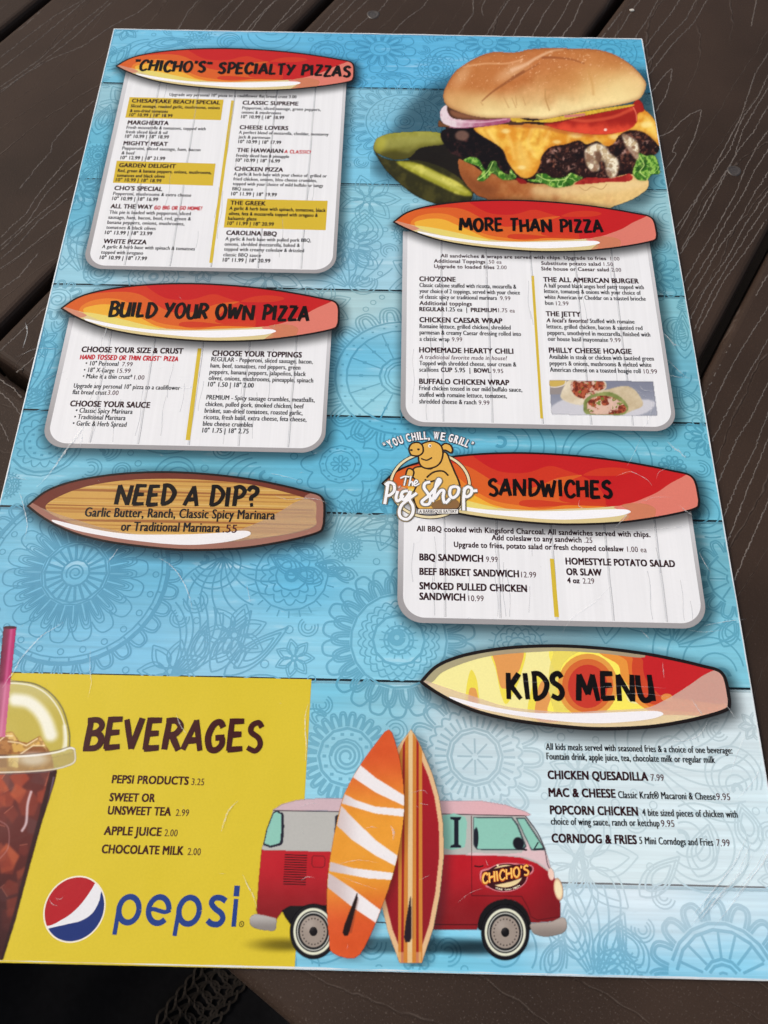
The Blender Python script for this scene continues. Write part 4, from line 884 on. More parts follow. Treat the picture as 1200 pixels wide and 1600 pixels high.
s2 = [('CHOOSE YOUR SIZE & CRUST', 127.4, 550, 285.4, 552.8, 8.2, 'h'), ('• 10" Personal', 133.4, 571, 184.4, 572, 6.4, 'i'), ('7.99', 190.6, 572.4, 206.6, 572.7, 6.6, 'q'), ('• 18" X-Large', 130.6, 581.4, 178, 582.4, 6.5, 'i'), ('15.99', 183, 582.6, 203.4, 583, 6.7, 'q'), ('• Make it a thin crust*', 129, 591.2, 206, 592.7, 6.5, 'i'), ('1.00', 209.4, 593, 225, 593.4, 6.7, 'q'),
 ('Upgrade any personal 10" pizza to a cauliflower', 115, 606, 281, 609.6, 6.5, 'i'), ('flat bread crust', 113, 616, 166, 617, 6.6, 'i'), ('3.00', 168, 617, 184.6, 617.4, 6.9, 'q'), ('CHOOSE YOUR SAUCE', 109.4, 634.8, 233.4, 637.4, 8.6, 'h'), ('• Classic Spicy Marinara', 118, 644.8, 206.6, 647, 6.9, 'i'), ('• Traditional Marinara', 115.6, 654.8, 195.6, 656.8, 6.9, 'i'), ('• Garlic & Herb Spread', 113.4, 665, 197, 667.2, 7, 'i'),
 ('CHOOSE YOUR TOPPINGS', 331.6, 556, 471, 558.8, 8.2, 'h'), ('REGULAR - Pepperoni, sliced sausage, bacon,', 330, 564.6, 488.4, 568.6, 6.4, 'b'), ('ham, beef, tomatoes, red peppers, green', 328.6, 574.4, 469, 577.8, 6.4, 'b'), ('peppers, banana peppers, jalapeños, black', 327.4, 584.2, 477.6, 587.8, 6.4, 'b'), ('olives, onions, mushrooms, pineapple, spinach', 326, 594, 489, 598, 6.5, 'b'), ('10" 1.50 | 18" 2.00', 325, 604, 396, 605.8, 6.7, 'b'),
 ('PREMIUM - Spicy sausage crumbles, meatballs,', 322.4, 624.2, 491.4, 628.6, 6.7, 'b'), ('chicken, pulled pork, smoked chicken, beef', 321, 634.6, 474.4, 638.4, 6.7, 'b'), ('brisket, sun-dried tomatoes, roasted garlic,', 319.6, 645, 472.4, 648.8, 6.8, 'b'), ('ricotta, fresh basil, extra cheese, feta cheese,', 318.4, 655.2, 478.6, 659, 6.8, 'b'), ('bleu cheese crumbles', 317, 665.4, 394.6, 667.4, 6.9, 'b'), ('10" 1.75 | 18" 2.75', 316, 676, 388, 677.6, 7, 'b')]
block('pizza_choice_text', s2)
s3 = [('All sandwiches & wraps are served with chips. Upgrade to fries', 688.6, 402.2, 947, 406.6, 5.2, 'B'), ('1.00', 954, 407, 968, 407.4, 5.4, 'p'), ('Additional Toppings', 678.3, 410.5, 758, 411.8, 5.4, 'B'), ('.50 ea', 761.7, 411.9, 783.7, 412.3, 5.6, 'p'), ('Upgrade to loaded fries', 678.5, 418.9, 772.3, 420.5, 5.4, 'B'), ('2.00', 776.4, 420.5, 791.6, 420.9, 5.6, 'p'),
 ('Substitute potato salad', 846, 414, 938.6, 415.4, 5.4, 'B'), ('1.50', 943.4, 415.6, 958, 416, 5.6, 'p'), ('Side house or Caesar salad', 846, 422.6, 951.4, 424.2, 5.5, 'B'), ('2.00', 955.6, 424.4, 970.6, 424.8, 5.7, 'p'),
 ("CHO'ZONE", 655.6, 439.4, 711.5, 440.3, 7.2, 'h'), ('Classic calzone stuffed with ricotta, mozarella &', 655.6, 448.6, 806.6, 451.3, 6, 'b'), ('your choice of 2 toppings, served with your choice', 655.6, 457.8, 812.3, 460.5, 6, 'b'), ('of classic spicy or traditional marinara', 655.6, 466.9, 776.4, 468.8, 6, 'b'), ('9.99', 781.5, 469.1, 797.5, 469.5, 6.2, 'p'), ('Additional toppings', 655.6, 476.6, 737.1, 477.9, 6, 'B'), ('REGULAR', 655.6, 486.2, 694.4, 486.7, 6.2, 'h'), ('1.25 ea  |', 697.2, 486.7, 729.6, 487.2, 6.2, 'b'), ('PREMIUM', 736, 487.5, 776, 488, 6.2, 'h'), ('1.75 ea', 778.8, 488, 804.4, 488.6, 6.2, 'p'),
 ('CHICKEN CAESAR WRAP', 655.8, 503.4, 784.6, 505.4, 7.6, 'h'), ('Romaine lettuce, grilled chicken, shredded', 655.8, 512.9, 797.8, 515.3, 6.3, 'b'), ('parmesan & creamy Caesar dressing rolled into', 655.8, 522.6, 814, 525.2, 6.3, 'b'), ('a classic wrap', 655.8, 532.7, 702.1, 533.5, 6.3, 'b'), ('9.99', 706.2, 533.5, 722.1, 533.8, 6.4, 'p'),
 ('HOMEMADE HEARTY CHILI', 655.4, 550.7, 801.9, 552.9, 7.8, 'h'), ('A traditional favorite made in house!', 655.2, 561, 792.3, 563, 6.4, 'it'), ('Topped with shredded cheese, sour cream &', 655.4, 570.7, 806.6, 573, 6.4, 'b'), ('scallions', 655.2, 580.8, 685.1, 581.2, 6.4, 'b'), ('CUP', 689.3, 581.1, 706.2, 581.4, 6.6, 'h'), ('5.95  |', 710.8, 581.7, 734.6, 582.1, 6.6, 'b'), ('BOWL', 741, 582.2, 766.3, 582.6, 6.6, 'h'), ('9.95', 770.3, 583, 786.3, 583.2, 6.6, 'p'),
 ('BUFFALO CHICKEN WRAP', 655.4, 599.8, 795.4, 602, 8, 'h'), ('Fried chicken tossed in our mild buffalo sauce,', 655.2, 609.7, 815.8, 612.5, 6.6, 'b'), ('stuffed with romaine lettuce, tomatoes,', 655.2, 620, 791.8, 622.3, 6.6, 'b'), ('shredded cheese & ranch', 655.2, 630.6, 744.1, 632.1, 6.7, 'b'), ('9.99', 748, 632.5, 764.8, 632.9, 6.8, 'p'),
 ('THE ALL AMERICAN BURGER', 849.4, 440.4, 998, 443, 7.2, 'h'), ('A half pound black angus beef patty topped with', 850, 449.4, 1006, 452.2, 6, 'b'), ('lettuce, tomatoes & onions with your choice of', 850.6, 458, 1001.4, 461, 6, 'b'), ('white American or Cheddar on a toasted brioche', 851, 467.2, 1009, 470.2, 6, 'b'), ('bun', 852, 476.4, 864.4, 476.8, 6, 'b'), ('12.99', 869, 477.2, 888.4, 477.6, 6.2, 'p'),
 ('THE JETTY', 853.4, 494, 907, 495, 7.4, 'h'), ("A local's favorite!", 854, 503.6, 919.4, 504.8, 6.2, 'I'), ('Stuffed with romaine', 922, 504.8, 991.4, 506.1, 6.2, 'b'), ('lettuce, grilled chicken, bacon & sautéed red', 854.5, 513.4, 1004, 516.1, 6.3, 'b'), ('peppers, smothered in mozzarella, finished with', 855.5, 523.2, 1015.9, 526.2, 6.3, 'b'), ('our house basil mayonnaise', 856.3, 532.7, 950.2, 534.5, 6.3, 'b'), ('9.99', 953.6, 534.7, 969.9, 535, 6.5, 'p'),
 ('PHILLY CHEESE HOAGIE', 858.2, 551.1, 986.8, 553.3, 7.8, 'h'), ('Available in steak or chicken with sautéed green', 858.4, 560.9, 1021.7, 563.8, 6.5, 'b'), ('peppers & onions, mushrooms & melted white', 859.1, 570.9, 1017.8, 573.7, 6.5, 'b'), ('American cheese on a toasted hoagie roll', 859.7, 581, 1001.2, 583.4, 6.6, 'b'), ('10.99', 1006.3, 583.7, 1026.9, 584.1, 6.8, 'p')]
block('sandwich_text', s3)
s4 = [('All BBQ cooked with Kingsford Charcoal. All sandwiches served with chips.', 651.2, 830, 1016.1, 839.4, 8.4, 'B'), ('Add coleslaw to any sandwich', 768.5, 844, 908.5, 847.7, 8.3, 'B'), ('.25', 913.4, 848.2, 925.5, 848.6, 8.5, 'p'), ('Upgrade to fries, potato salad or fresh chopped coleslaw', 709.5, 854.8, 974.5, 861.8, 8.3, 'B'), ('1.00 ea', 980.3, 862.4, 1010.5, 863.2, 8.4, 'p'),
 ('BBQ SANDWICH', 655.8, 875.4, 754.5, 878, 10.2, 'h'), ('9.99', 759.7, 878.2, 777.6, 878.6, 8.6, 'p'), ('BEEF BRISKET SANDWICH', 655.8, 898, 810.5, 902, 10.5, 'h'), ('12.99', 814.5, 902.2, 837.8, 902.7, 8.8, 'p'), ('SMOKED PULLED CHICKEN', 655.8, 920.6, 823.1, 925, 10.7, 'h'), ('SANDWICH', 655.8, 937, 726.5, 938.7, 10.8, 'h'), ('10.99', 732.1, 939.3, 755.7, 939.7, 9, 'p'),
 ('HOMESTYLE POTATO SALAD', 884.4, 881.9, 1054.7, 886.1, 10.2, 'h'), ('OR SLAW', 885.6, 898.4, 940, 899.8, 10.3, 'h'), ('4 oz', 886.8, 911, 905.4, 911.4, 8.2, 'h'), ('2.29', 911, 911.9, 928.6, 912.2, 8.4, 'p')]
block('barbecue_text', s4)
s5 = [('All kids meals served with seasoned fries & a choice of one beverage:', 853.2, 1171.6, 1144.4, 1177.7, 9.8, 'b'), ('Fountain drink, apple juice, tea, chocolate milk or regular milk', 854.3, 1186.8, 1117.2, 1192.3, 10, 'b'), ('CHICKEN QUESADILLA', 856.5, 1217, 1012.4, 1219.8, 12.8, 'h'), ('7.99', 1017.4, 1220, 1037.5, 1220.4, 10.2, 'p'), ('MAC & CHEESE', 857.9, 1244.5, 961.6, 1246.4, 13, 'h'), ('Classic Kraft® Macaroni & Cheese', 966.5, 1247.1, 1118.3, 1250, 10.2, 'b'), ('9.95', 1120, 1250, 1141.2, 1250.4, 10.4, 'p'),
 ('POPCORN CHICKEN', 860.1, 1272, 996.8, 1274.4, 13.2, 'h'), ('4 bite sized pieces of chicken with', 1004.2, 1274.8, 1152.7, 1277.7, 10.3, 'b'), ('choice of wing sauce, ranch or ketchup', 861.2, 1288.5, 1030.6, 1291.6, 10.4, 'b'), ('9.95', 1033.3, 1291.8, 1054, 1292.1, 10.5, 'p'), ('CORNDOG & FRIES', 862.8, 1316.2, 994.8, 1318.8, 13.4, 'h'), ('5 Mini Corndogs and Fries', 999.5, 1318.8, 1114.5, 1321.6, 10.5, 'b'), ('7.99', 1120, 1322, 1140.6, 1322.4, 10.6, 'p')]
block('kids_text', s5)
s6 = [('PEPSI PRODUCTS', 174.9, 1223.5, 293.8, 1226.2, 12.2, 'hi'), ('3.25', 299.1, 1226.6, 318.5, 1227.1, 10.4, 'q'), ('SWEET OR', 171.2, 1251.7, 241.2, 1253.1, 12.4, 'hi'), ('UNSWEET TEA', 168.4, 1272.3, 266.3, 1274.5, 12.6, 'hi'), ('2.99', 274.4, 1274.9, 294.6, 1275.4, 10.6, 'q'), ('APPLE JUICE', 162.5, 1304.3, 251.3, 1306.2, 12.8, 'hi'), ('2.00', 256.7, 1306.6, 276.8, 1307.1, 10.8, 'q'), ('CHOCOLATE MILK', 158.8, 1332.9, 285.7, 1335.8, 13, 'hi'), ('2.00', 293, 1336, 313.1, 1336.5, 11, 'q')]
block('beverage_text', s6)
block('dip_text', [('Garlic Butter, Ranch, Classic Spicy Marinara', 132.3, 807.3, 428.9, 812, 13.2, 'i'), ('or Traditional Marinara', 188.8, 829.6, 342.8, 832, 13.4, 'i'), ('.55', 347.8, 832.3, 369.5, 832.8, 12.5, 'q')])
RD = (196, 40, 52)
for k_, (tx, a, b, cp) in enumerate((('GO BIG OR GO HOME!', (241.1, 327.3), (315.5, 328.5), 5.4), ('A CLASSIC!', (444.6, 239.6), (485.4, 240.5), 5), ('HAND TOSSED OR THIN CRUST* PIZZA', (125, 561.4), (278, 564.6), 7))):
    level(28); K = Ink().cycle(8); brush(K, tx, a, b, cp, RD, wgt=.22, seed=11 + k_); K.build('red_brush_text')

# ------------------------------------------------------------------ cola brand mark
level(22); c0 = M(116.5, 1420); u1, u2 = unit(116, 1420); r = 49.8 * (u1 + u2) / 2
rx, ry = 48.2 * u1, 51.6 * u2
def ec(k, n=64): t = np.linspace(0, 2 * math.pi, n, endpoint=False); return np.column_stack([c0[0] + rx * k * np.cos(t), c0[1] + ry * k * np.sin(t)])
K = Ink(); K.poly(ec(1.0), (240, 232, 214), px=False); K.poly(ec(.955), (232, 232, 236), px=False)
E_ = ec(.955); 
def sub(pts, col):
    p = M(*catmull(pts, False, 8).T); p2 = inside_clip(p, E_)
    if p2 is not None: K.poly(p2, col, px=False)
sub([(40, 1452), (77, 1446.4), (95, 1438), (112, 1427), (128, 1411), (141, 1393), (148.4, 1380), (156, 1360), (60, 1350), (40, 1400)], (178, 24, 36))
sub([(60, 1456), (79, 1450), (105, 1444), (128, 1438), (145, 1426), (155, 1408), (159, 1392), (172, 1380), (180, 1480), (70, 1500)], (24, 48, 116))
K.build('cola_emblem')
K = Ink().cycle(12); BL_ = (32, 62, 134)
def ering(cx, cy, rx_, ry_, a0=0, a1=360, n=40): t = np.radians(np.linspace(a0, a1, n)); return [(cx + rx_ * math.cos(q) - .10 * ry_ * math.sin(q) * -1, cy - ry_ * math.sin(q)) for q in t]
W9 = 8.4 * u1
K.line(ering(201.5, 1421.3, 15.6, 20.2), W9, BL_, closed=False); K.line([(186.6, 1414), (184, 1430), (178.8, 1460.5)], W9 * .8, BL_)
K.line(ering(248, 1422, 15.8, 20.4, 2, 315), W9, BL_); K.line([(232, 1422), (240, 1420.5), (249, 1423), (258, 1425), (266.5, 1422)], W9 * .72, BL_, smooth=4)
K.line(ering(295.5, 1423, 15.8, 20.6), W9, BL_); K.line([(280.5, 1416), (278, 1432), (272.6, 1462.5)], W9 * .8, BL_)
K.line([(353, 1408), (345, 1403), (335, 1403.5), (330.5, 1411), (336, 1419.5), (345.5, 1427), (348, 1436), (341.5, 1443.8), (331, 1443.5), (324, 1438)], W9, BL_, smooth=5)
K.line([(369, 1404.5), (365, 1448)], W9 * .85, BL_); K.line([(365.6, 1392), (374.2, 1392.3)], .0031, BL_)
K.build('cola_wordmark')
K = Ink(); K.line(ering(377.5, 1443.8, 3.4, 4.2), .00022, (60, 50, 30)); z = nz(); typeline(K, 'R', 376.2, 1446, 379, 1446, 4.2, (60, 50, 30), z=z); K.build('registered_mark')

# ------------------------------------------------------------------ printed burger
def c5(*p): return [(570 + x / 4.8, 60 + y / 4.8) for x, y in p]
def c6(*p): return [(800 + x / 4.8, 60 + y / 4.8) for x, y in p]
level(29); P = Patch(578, 70, 1036, 336, 1.0); X, Y = P.X, P.Y
N1 = vnoise(X, Y, 14, 1); N2 = vnoise(X, Y, 5, 2); N3 = vnoise(X, Y, 40, 3, 2)
# soft printed shadow right of the burger
P.put(P.mask([(700, 120), (1010, 110), (1024, 150), (1030, 230), (1022, 290), (990, 326), (760, 326), (600, 280), (592, 240)], 5, 8), (14, 40, 54), .55)
P.put(P.mask([(700, 172), (760, 186), (900, 180), (1000, 172), (1016, 215), (1012, 262), (1000, 284), (900, 290), (800, 290), (735, 270), (705, 240)], 4, .8), (38, 18, 14))
# pickles
up = c5((68, 800), (85, 760), (120, 735), (200, 712), (400, 700), (570, 712), (600, 790), (480, 810), (400, 830), (340, 890), (250, 912), (170, 895), (100, 865), (66, 835))
low = c5((70, 835), (110, 880), (180, 910), (260, 918), (400, 915), (560, 960), (700, 1040), (800, 1140)) + [(739, 300), (736, 313), (716, 321), (690, 321), (655, 309), (628, 290), (603, 266), (588, 243)]
P.put(P.mask(c5((360, 820), (600, 790), (700, 800), (760, 930), (860, 1130), (820, 1160), (700, 1080), (500, 970), (330, 910)), 4, .8), (26, 20, 14))
mk = P.mask(low, 4); P.put(mk, lerp((44, 42, 16), (98, 92, 36), sstep(.35, .75, N1) * .45 + .12 * N2))
cut = P.mask(c5((235, 925), (330, 925), (420, 945), (560, 1010), (700, 1080), (800, 1160), (780, 1185), (680, 1165), (520, 1090), (380, 1020), (290, 970)), 5, 1.2); P.put(cut, lerp((150, 148, 40), (206, 200, 84), sstep(.4, .7, N1)), clip=mk)
P.put(P.mask(c5((300, 940), (450, 975), (640, 1070), (760, 1150), (700, 1140), (500, 1050), (360, 980)), 5, 2), (226, 222, 120), .6, clip=mk)
P.put(P.blur(P.mask(low, 4, 0) * (1 - P.mask(low, 4, 0)), 1), (20, 20, 8), .4, over=True)
mk = P.mask(up, 4); gy = sstep(205, 250, Y); P.put(mk, lerp((158, 156, 66), (96, 92, 32), gy) + (N1[..., None] - .5) * 40)
P.put(P.mask(c5((130, 800), (170, 760), (300, 735), (480, 728), (560, 740), (560, 770), (400, 790), (250, 820), (160, 830)), 5, 2.5), lerp((178, 178, 96), (150, 148, 74), N2), .6, clip=mk)
P.put(P.mask(c5((80, 800), (110, 750), (160, 760), (140, 840), (90, 845)), 5, 3), (196, 190, 70), .6, clip=mk)
P.put(P.mask(c5((120, 862), (250, 850), (330, 860), (400, 825), (600, 790), (600, 830), (400, 870), (300, 925), (180, 905)), 5, 2), (70, 66, 20), .75, clip=mk)
# bottom bun
bun2 = [(716, 252), (722, 250), (760, 268), (800, 280), (845, 288), (900, 284), (950, 276), (1000, 272), (1013, 282), (1012, 294), (1002, 303), (985, 313), (960, 322), (930, 330), (780, 330), (762, 312), (745, 305), (730, 290), (719, 272)]
mk = P.mask(bun2, 4); u_ = (X - 716) / 297; P.put(mk, lerp((168, 96, 48), (232, 196, 128), np.clip(sstep(.15, .85, u_ + (N1 - .5) * .4), 0, 1)) + (N2[..., None] - .5) * 22)
P.put(P.mask([(840, 292), (900, 288), (960, 284), (1000, 282), (1008, 290), (960, 300), (880, 305), (830, 303)], 5, 4), (240, 214, 160), .6, clip=mk)
P.put(P.mask([(716, 262), (740, 280), (780, 296), (760, 310), (730, 292)], 5, 6), (110, 56, 26), .6, clip=mk)
P.put(P.lmask([(905, 292), (915, 298), (925, 292), (940, 296), (948, 288)], 1.2), (178, 128, 72), .6, clip=mk)
# patty
pl = c5((570, 740), (585, 690), (700, 665), (820, 680), (930, 740), (1040, 850), (1100, 960), (1080, 1010), (980, 1010), (880, 1000), (760, 905), (660, 870), (600, 800))
pr = c6((215, 880), (300, 815), (400, 795), (520, 775), (640, 800), (750, 780), (800, 720), (900, 700), (990, 708), (1060, 760), (1105, 830), (1040, 890), (950, 875), (920, 960), (850, 1015), (700, 1055), (500, 1045), (300, 1025), (190, 1010))
mk = P.mask(pl, 4, .7); P.put(mk, lerp((14, 6, 8), (70, 38, 36), sstep(.5, .85, N2 * .7 + N1 * .3)))
P.put(P.emask(722, 212, 11, 8, .3), (150, 112, 96), .7, clip=mk)
mk = P.mask(pr, 4, .7); P.put(mk, lerp((40, 18, 15), (128, 76, 58), sstep(.45, .8, N2 * .75 + N1 * .25)))
P.put(1 - sstep(.34, .46, vnoise(X, Y, 9, 19)), (18, 8, 8), .7, clip=mk)
P.put(sstep(.68, .8, vnoise(X, Y, 5, 8)), (196, 150, 132), .4, clip=mk)
for cx, cy, rr in ((868, 236, 8), (905, 234, 7), (884, 246, 6), (856, 252, 5), (975, 238, 6), (1008, 224, 6), (930, 262, 6), (892, 262, 8), (962, 222, 5)):
    P.put(P.emask(cx, cy, rr, rr * .5, .8, -.5) * sstep(.4, .6, vnoise(X, Y, 4, 8)), (206, 160, 146), .75, clip=mk)
    P.put(P.emask(cx + 4, cy + 6, rr, rr * .6, .8, -.3), (14, 6, 6), .5, clip=mk)
# ketchup and lettuce under the patty
P.put(P.mask(c6((30, 1050), (90, 1060), (110, 1090), (60, 1090)) , 4), (140, 24, 22)); P.put(P.mask(c6((470, 1095), (560, 1045), (700, 1050), (820, 1035), (880, 1015), (905, 1050), (860, 1075), (700, 1080), (600, 1090)), 4), lerp((132, 18, 18), (196, 60, 50), N2))
LT = lerp((52, 110, 28), (150, 196, 84), sstep(.35, .7, vnoise(X, Y, 6, 9)))
for q in (c5((740, 915), (790, 890), (850, 905), (885, 960), (910, 990), (945, 925), (985, 925), (1000, 970), (1060, 1020), (1135, 1030), (1110, 1058), (1030, 1060), (960, 1010), (930, 1040), (880, 1075), (842, 1055), (880, 1010), (850, 960), (790, 940)),
          c6((180, 1020), (250, 1015), (310, 1050), (400, 1040), (440, 1008), (490, 1030), (530, 1048), (470, 1080), (440, 1105), (320, 1120), (240, 1090), (140, 1075), (120, 1060), (180, 1055)),
          c6((950, 860), (1000, 880), (1075, 885), (1110, 1010), (1050, 1020), (1010, 1065), (940, 1060), (905, 1005), (930, 930)), c6((-10, 980), (30, 1040), (10, 1055), (-20, 1050))):
    m_ = P.mask(q, 3, .6); P.put(m_, LT); P.put(m_ * (1 - sstep(.0, .05, np.abs(vnoise(X, Y, 12, 14, 2) - .5))), (206, 232, 150), .6, over=True); P.put(m_ * sstep(.55, .7, vnoise(X, Y, 8, 15, 2)), (28, 64, 16), .6, over=True); P.put(P.blur(m_, 1.5) * (1 - m_), (30, 50, 14), .4, over=True)
for q in (c5((845, 1060), (880, 1040), (930, 990), (960, 930)), c6((190, 1025), (250, 1060), (320, 1065), (400, 1055), (440, 1015)), c6((960, 890), (990, 950), (960, 1000), (1000, 1040))): P.put(P.lmask(q, 1.6), (196, 224, 130), .8)
# cheese
ch = c5((815, 678), (1000, 648)) + c6((0, 635), (250, 655), (380, 690), (600, 720), (800, 700), (930, 560), (990, 535), (1085, 640), (1108, 805), (1070, 770), (990, 705), (880, 690), (800, 730), (760, 790), (700, 810), (640, 770), (560, 795), (500, 765), (400, 795), (290, 815), (225, 880), (205, 960), (160, 1030), (90, 1048), (30, 1010), (-30, 930), (-60, 850), (-110, 800))
mk = P.mask(ch, 4, .7); P.put(mk, lerp((226, 150, 42), (250, 208, 92), sstep(.35, .7, N1 * .6 + .4 * N3)) + (N2[..., None] - .5) * 14)
edge = mk * (1 - P.blur(P.mask(ch, 4, 0), 4)); P.put(edge, (196, 116, 30), .9, over=True)
for q in (c5((930, 700), (990, 800), (1040, 900)), c5((1060, 700), (1100, 800), (1120, 900)), c6((150, 680), (120, 780), (170, 880)), c6((280, 700), (250, 760)), c6((430, 720), (420, 770)), c6((620, 740), (660, 790)), c6((1010, 600), (1060, 680), (1080, 740))): P.put(P.lmask(q, 5, 3.5), (255, 224, 130), .45, clip=mk)
for q in (c5((900, 690), (960, 790), (1010, 860)), c6((90, 700), (60, 820), (90, 920)), c6((520, 735), (500, 765)), c6((210, 700), (190, 800))): P.put(P.lmask(q, 4, 3), (206, 130, 36), .4, clip=mk)
P.put(P.mask(c6((20, 800), (60, 770), (120, 860), (150, 960), (100, 1010), (50, 980)), 5, 4), (252, 220, 120), .6, clip=mk)
for cx, cy, r_ in ((900, 212, 9), (960, 214, 8), (1010, 195, 9), (790, 205, 7), (870, 222, 6), (815, 262, 6)): P.put(P.emask(cx, cy, r_, r_ * .5, .6), (255, 240, 170), .6, clip=mk)
P.put(P.mask(c6((880, 700), (960, 690), (1080, 760), (1070, 770), (960, 720)), 4, 1.5), (180, 110, 40), .5, clip=mk)
P.put(P.mask(c6((0, 640), (250, 655), (380, 692), (600, 722), (600, 740), (380, 715), (240, 680), (0, 665)), 4, 1.5), (170, 80, 40), .5, clip=mk)
# white sauce
for q in (c6((545, 850), (580, 810), (640, 790), (700, 815), (735, 865), (785, 900), (800, 970), (765, 1045), (720, 1030), (700, 960), (690, 925), (650, 925), (655, 985), (600, 995), (560, 950)), c6((830, 720), (900, 750), (945, 790), (950, 860), (940, 910), (905, 870), (850, 800))):
    m_ = P.mask(q, 4, 1.4) * (.8 + .2 * sstep(.36, .5, N1)); P.put(m_, lerp((200, 176, 138), (242, 232, 206), sstep(.35, .6, N2)), 1.0); P.put(m_ * sstep(.5, .62, vnoise(X, Y, 10, 29, 2)), (120, 78, 58), .6, over=True)
P.put(P.emask(935, 245, 5, 9, .4), (90, 56, 40), .8)
# tomato
tm = c6((240, 640), (400, 608), (600, 568), (800, 530), (895, 500), (935, 458), (975, 485), (990, 530), (985, 548), (940, 568), (935, 630), (865, 690), (700, 722), (540, 716), (380, 690), (290, 665))
mk = P.mask(tm, 4, .7); P.put(mk, lerp((160, 30, 20), (226, 74, 48), sstep(.2, .8, N1 * .5 + sstep(185, 205, Y) * .5)))
P.put(P.lmask(c6((430, 605), (560, 620), (760, 590), (900, 530)), 5, 2), (226, 96, 62), .6, clip=mk); P.put(P.lmask(c6((910, 520), (930, 565), (935, 620)), 2), (236, 120, 90), .8, clip=mk)
P.put(P.lmask(c6((240, 645), (380, 620), (540, 575)), 3, 1.5), (110, 22, 18), .7, clip=mk); P.put(P.emask(946, 203, 2.5, 2, .5), (255, 230, 220), .9, clip=mk)
# dark inside, onion, mustard
P.put(P.mask(c5((610, 520), (680, 515), (800, 575), (960, 595), (1180, 600), (1180, 650), (1000, 640), (900, 615), (680, 625), (620, 580)), 4), (74, 44, 30))
P.put(P.mask(c5((640, 540), (720, 560), (860, 592), (1000, 600), (1000, 606), (840, 606), (680, 592)), 4, 1.2), (150, 96, 66), .8)
on = c5((563, 560), (580, 520), (612, 503), (618, 540), (640, 585), (700, 608), (900, 612), (1080, 596), (1095, 615), (1060, 635), (900, 662), (700, 675), (620, 660), (575, 620))
mk = P.mask(on, 4); P.put(mk, lerp((230, 214, 220), (158, 62, 100), np.clip(sstep(697, 770, X) * .85 + (N2 - .5) * .5, 0, 1))); P.put(P.lmask(c5((620, 560), (660, 610), (760, 628), (900, 628), (1060, 608)), 2.2, 1), (236, 200, 214), .6, clip=mk); P.put(P.lmask(c5((600, 655), (700, 675), (900, 662)), 2), (120, 30, 70), .7, clip=mk)
P.put(P.mask(c5((550, 660), (560, 612), (590, 640), (640, 660), (600, 664)), 3), (110, 70, 40))
P.put(P.mask(c5((1090, 600), (1130, 588), (1200, 595)) + c6((60, 600), (160, 620), (330, 590), (420, 575), (560, 545), (880, 498), (900, 510), (700, 550), (500, 590), (300, 630), (140, 625), (40, 632)) + c5((1160, 630), (1110, 625)), 3), lerp((196, 150, 40), (240, 206, 70), N2))
P.put(P.lmask(c6((400, 585), (470, 580), (540, 572)), 4), (206, 120, 120), .9)
# top bun
bun = c5((600, 480), (590, 420), (620, 340), (680, 250), (760, 190), (850, 140), (960, 105), (1100, 108), (1190, 96)) + c6((100, 88), (250, 75), (450, 78), (650, 88), (800, 140), (920, 225), (990, 310), (1003, 360), (975, 430), (930, 465), (800, 500), (600, 535), (400, 575), (250, 605), (100, 598)) + c5((1150, 600), (900, 595), (750, 565), (640, 520))
mk = P.mask(bun, 4, .7); u_ = (X - 693) / 316; v_ = (Y - 78) / 108
t = sstep(.42, 1.02, v_ * .85 + u_ * .42 + (N3 - .5) * .3); col = lerp((190, 114, 58), (248, 228, 166), t)
t2 = sstep(.5, 1.0, 1 - v_) * sstep(.15, .6, u_); col = lerp(col, (206, 140, 82), t2[..., None][..., 0] * .6) if False else col * (1 - .0) 
col = col + (N2[..., None] - .5) * 16 + (N1[..., None] - .5) * 22; P.put(mk, col)
P.put(P.emask(745, 130, 46, 30, .8, -.5), (196, 126, 66), .45, clip=mk); P.put(P.emask(930, 120, 70, 34, .8), (224, 170, 98), .45, clip=mk); P.put(P.emask(975, 140, 32, 22, .8), (248, 226, 160), .6, clip=mk)
P.put(P.emask(760, 165, 70, 16, .8, .15), (240, 216, 150), .55, clip=mk); P.put(P.emask(860, 96, 60, 12, .7), (196, 120, 66), .5, clip=mk); P.put(P.emask(800, 112, 26, 9, .8, -.5), (240, 196, 150), .55, clip=mk); P.put(P.emask(722, 118, 9, 18, .8, .6), (232, 184, 136), .5, clip=mk)
P.put(P.lmask(c5((880, 470), (960, 400), (1080, 320), (1190, 250)) , (1.5, 5), 1.5), (146, 82, 42), .8, clip=mk)
P.put(P.lmask(c5((740, 215), (900, 190), (1060, 190), (1180, 160)), 2.5, 1.5), (232, 176, 128), .7, clip=mk)
P.put(P.lmask(c6((230, 145), (330, 145), (450, 160), (540, 190)), (4, 1), 1.5), (150, 82, 42), .8, clip=mk)
P.put(P.lmask(c6((0, 240), (100, 200), (180, 150), (300, 95), (380, 85)), (6, 2), 2), (236, 190, 150), .75, clip=mk); P.put(P.lmask(c6((0, 290), (100, 250), (200, 190)), 2, 1.2), (150, 84, 44), .6, clip=mk)
P.put(P.lmask(c6((250, 380), (250, 450), (280, 540)), 1.8, 1), (190, 140, 80), .8, clip=mk); P.put(P.lmask(c6((570, 240), (600, 330), (610, 420)), 3, 2.5), (206, 150, 80), .5, clip=mk)
for q in (c5((870, 480), (885, 500)), c5((1040, 440), (1080, 520)), c5((1130, 430), (1140, 500)), c6((0, 450), (30, 520)), c6((80, 440), (100, 500))): P.put(P.lmask(q, 1.5, 1), (200, 150, 92), .7, clip=mk)
P.put(sstep(.70, .82, vnoise(X, Y, 3, 21)) * sstep(.9, .2, v_), (250, 210, 170), .5, clip=mk)
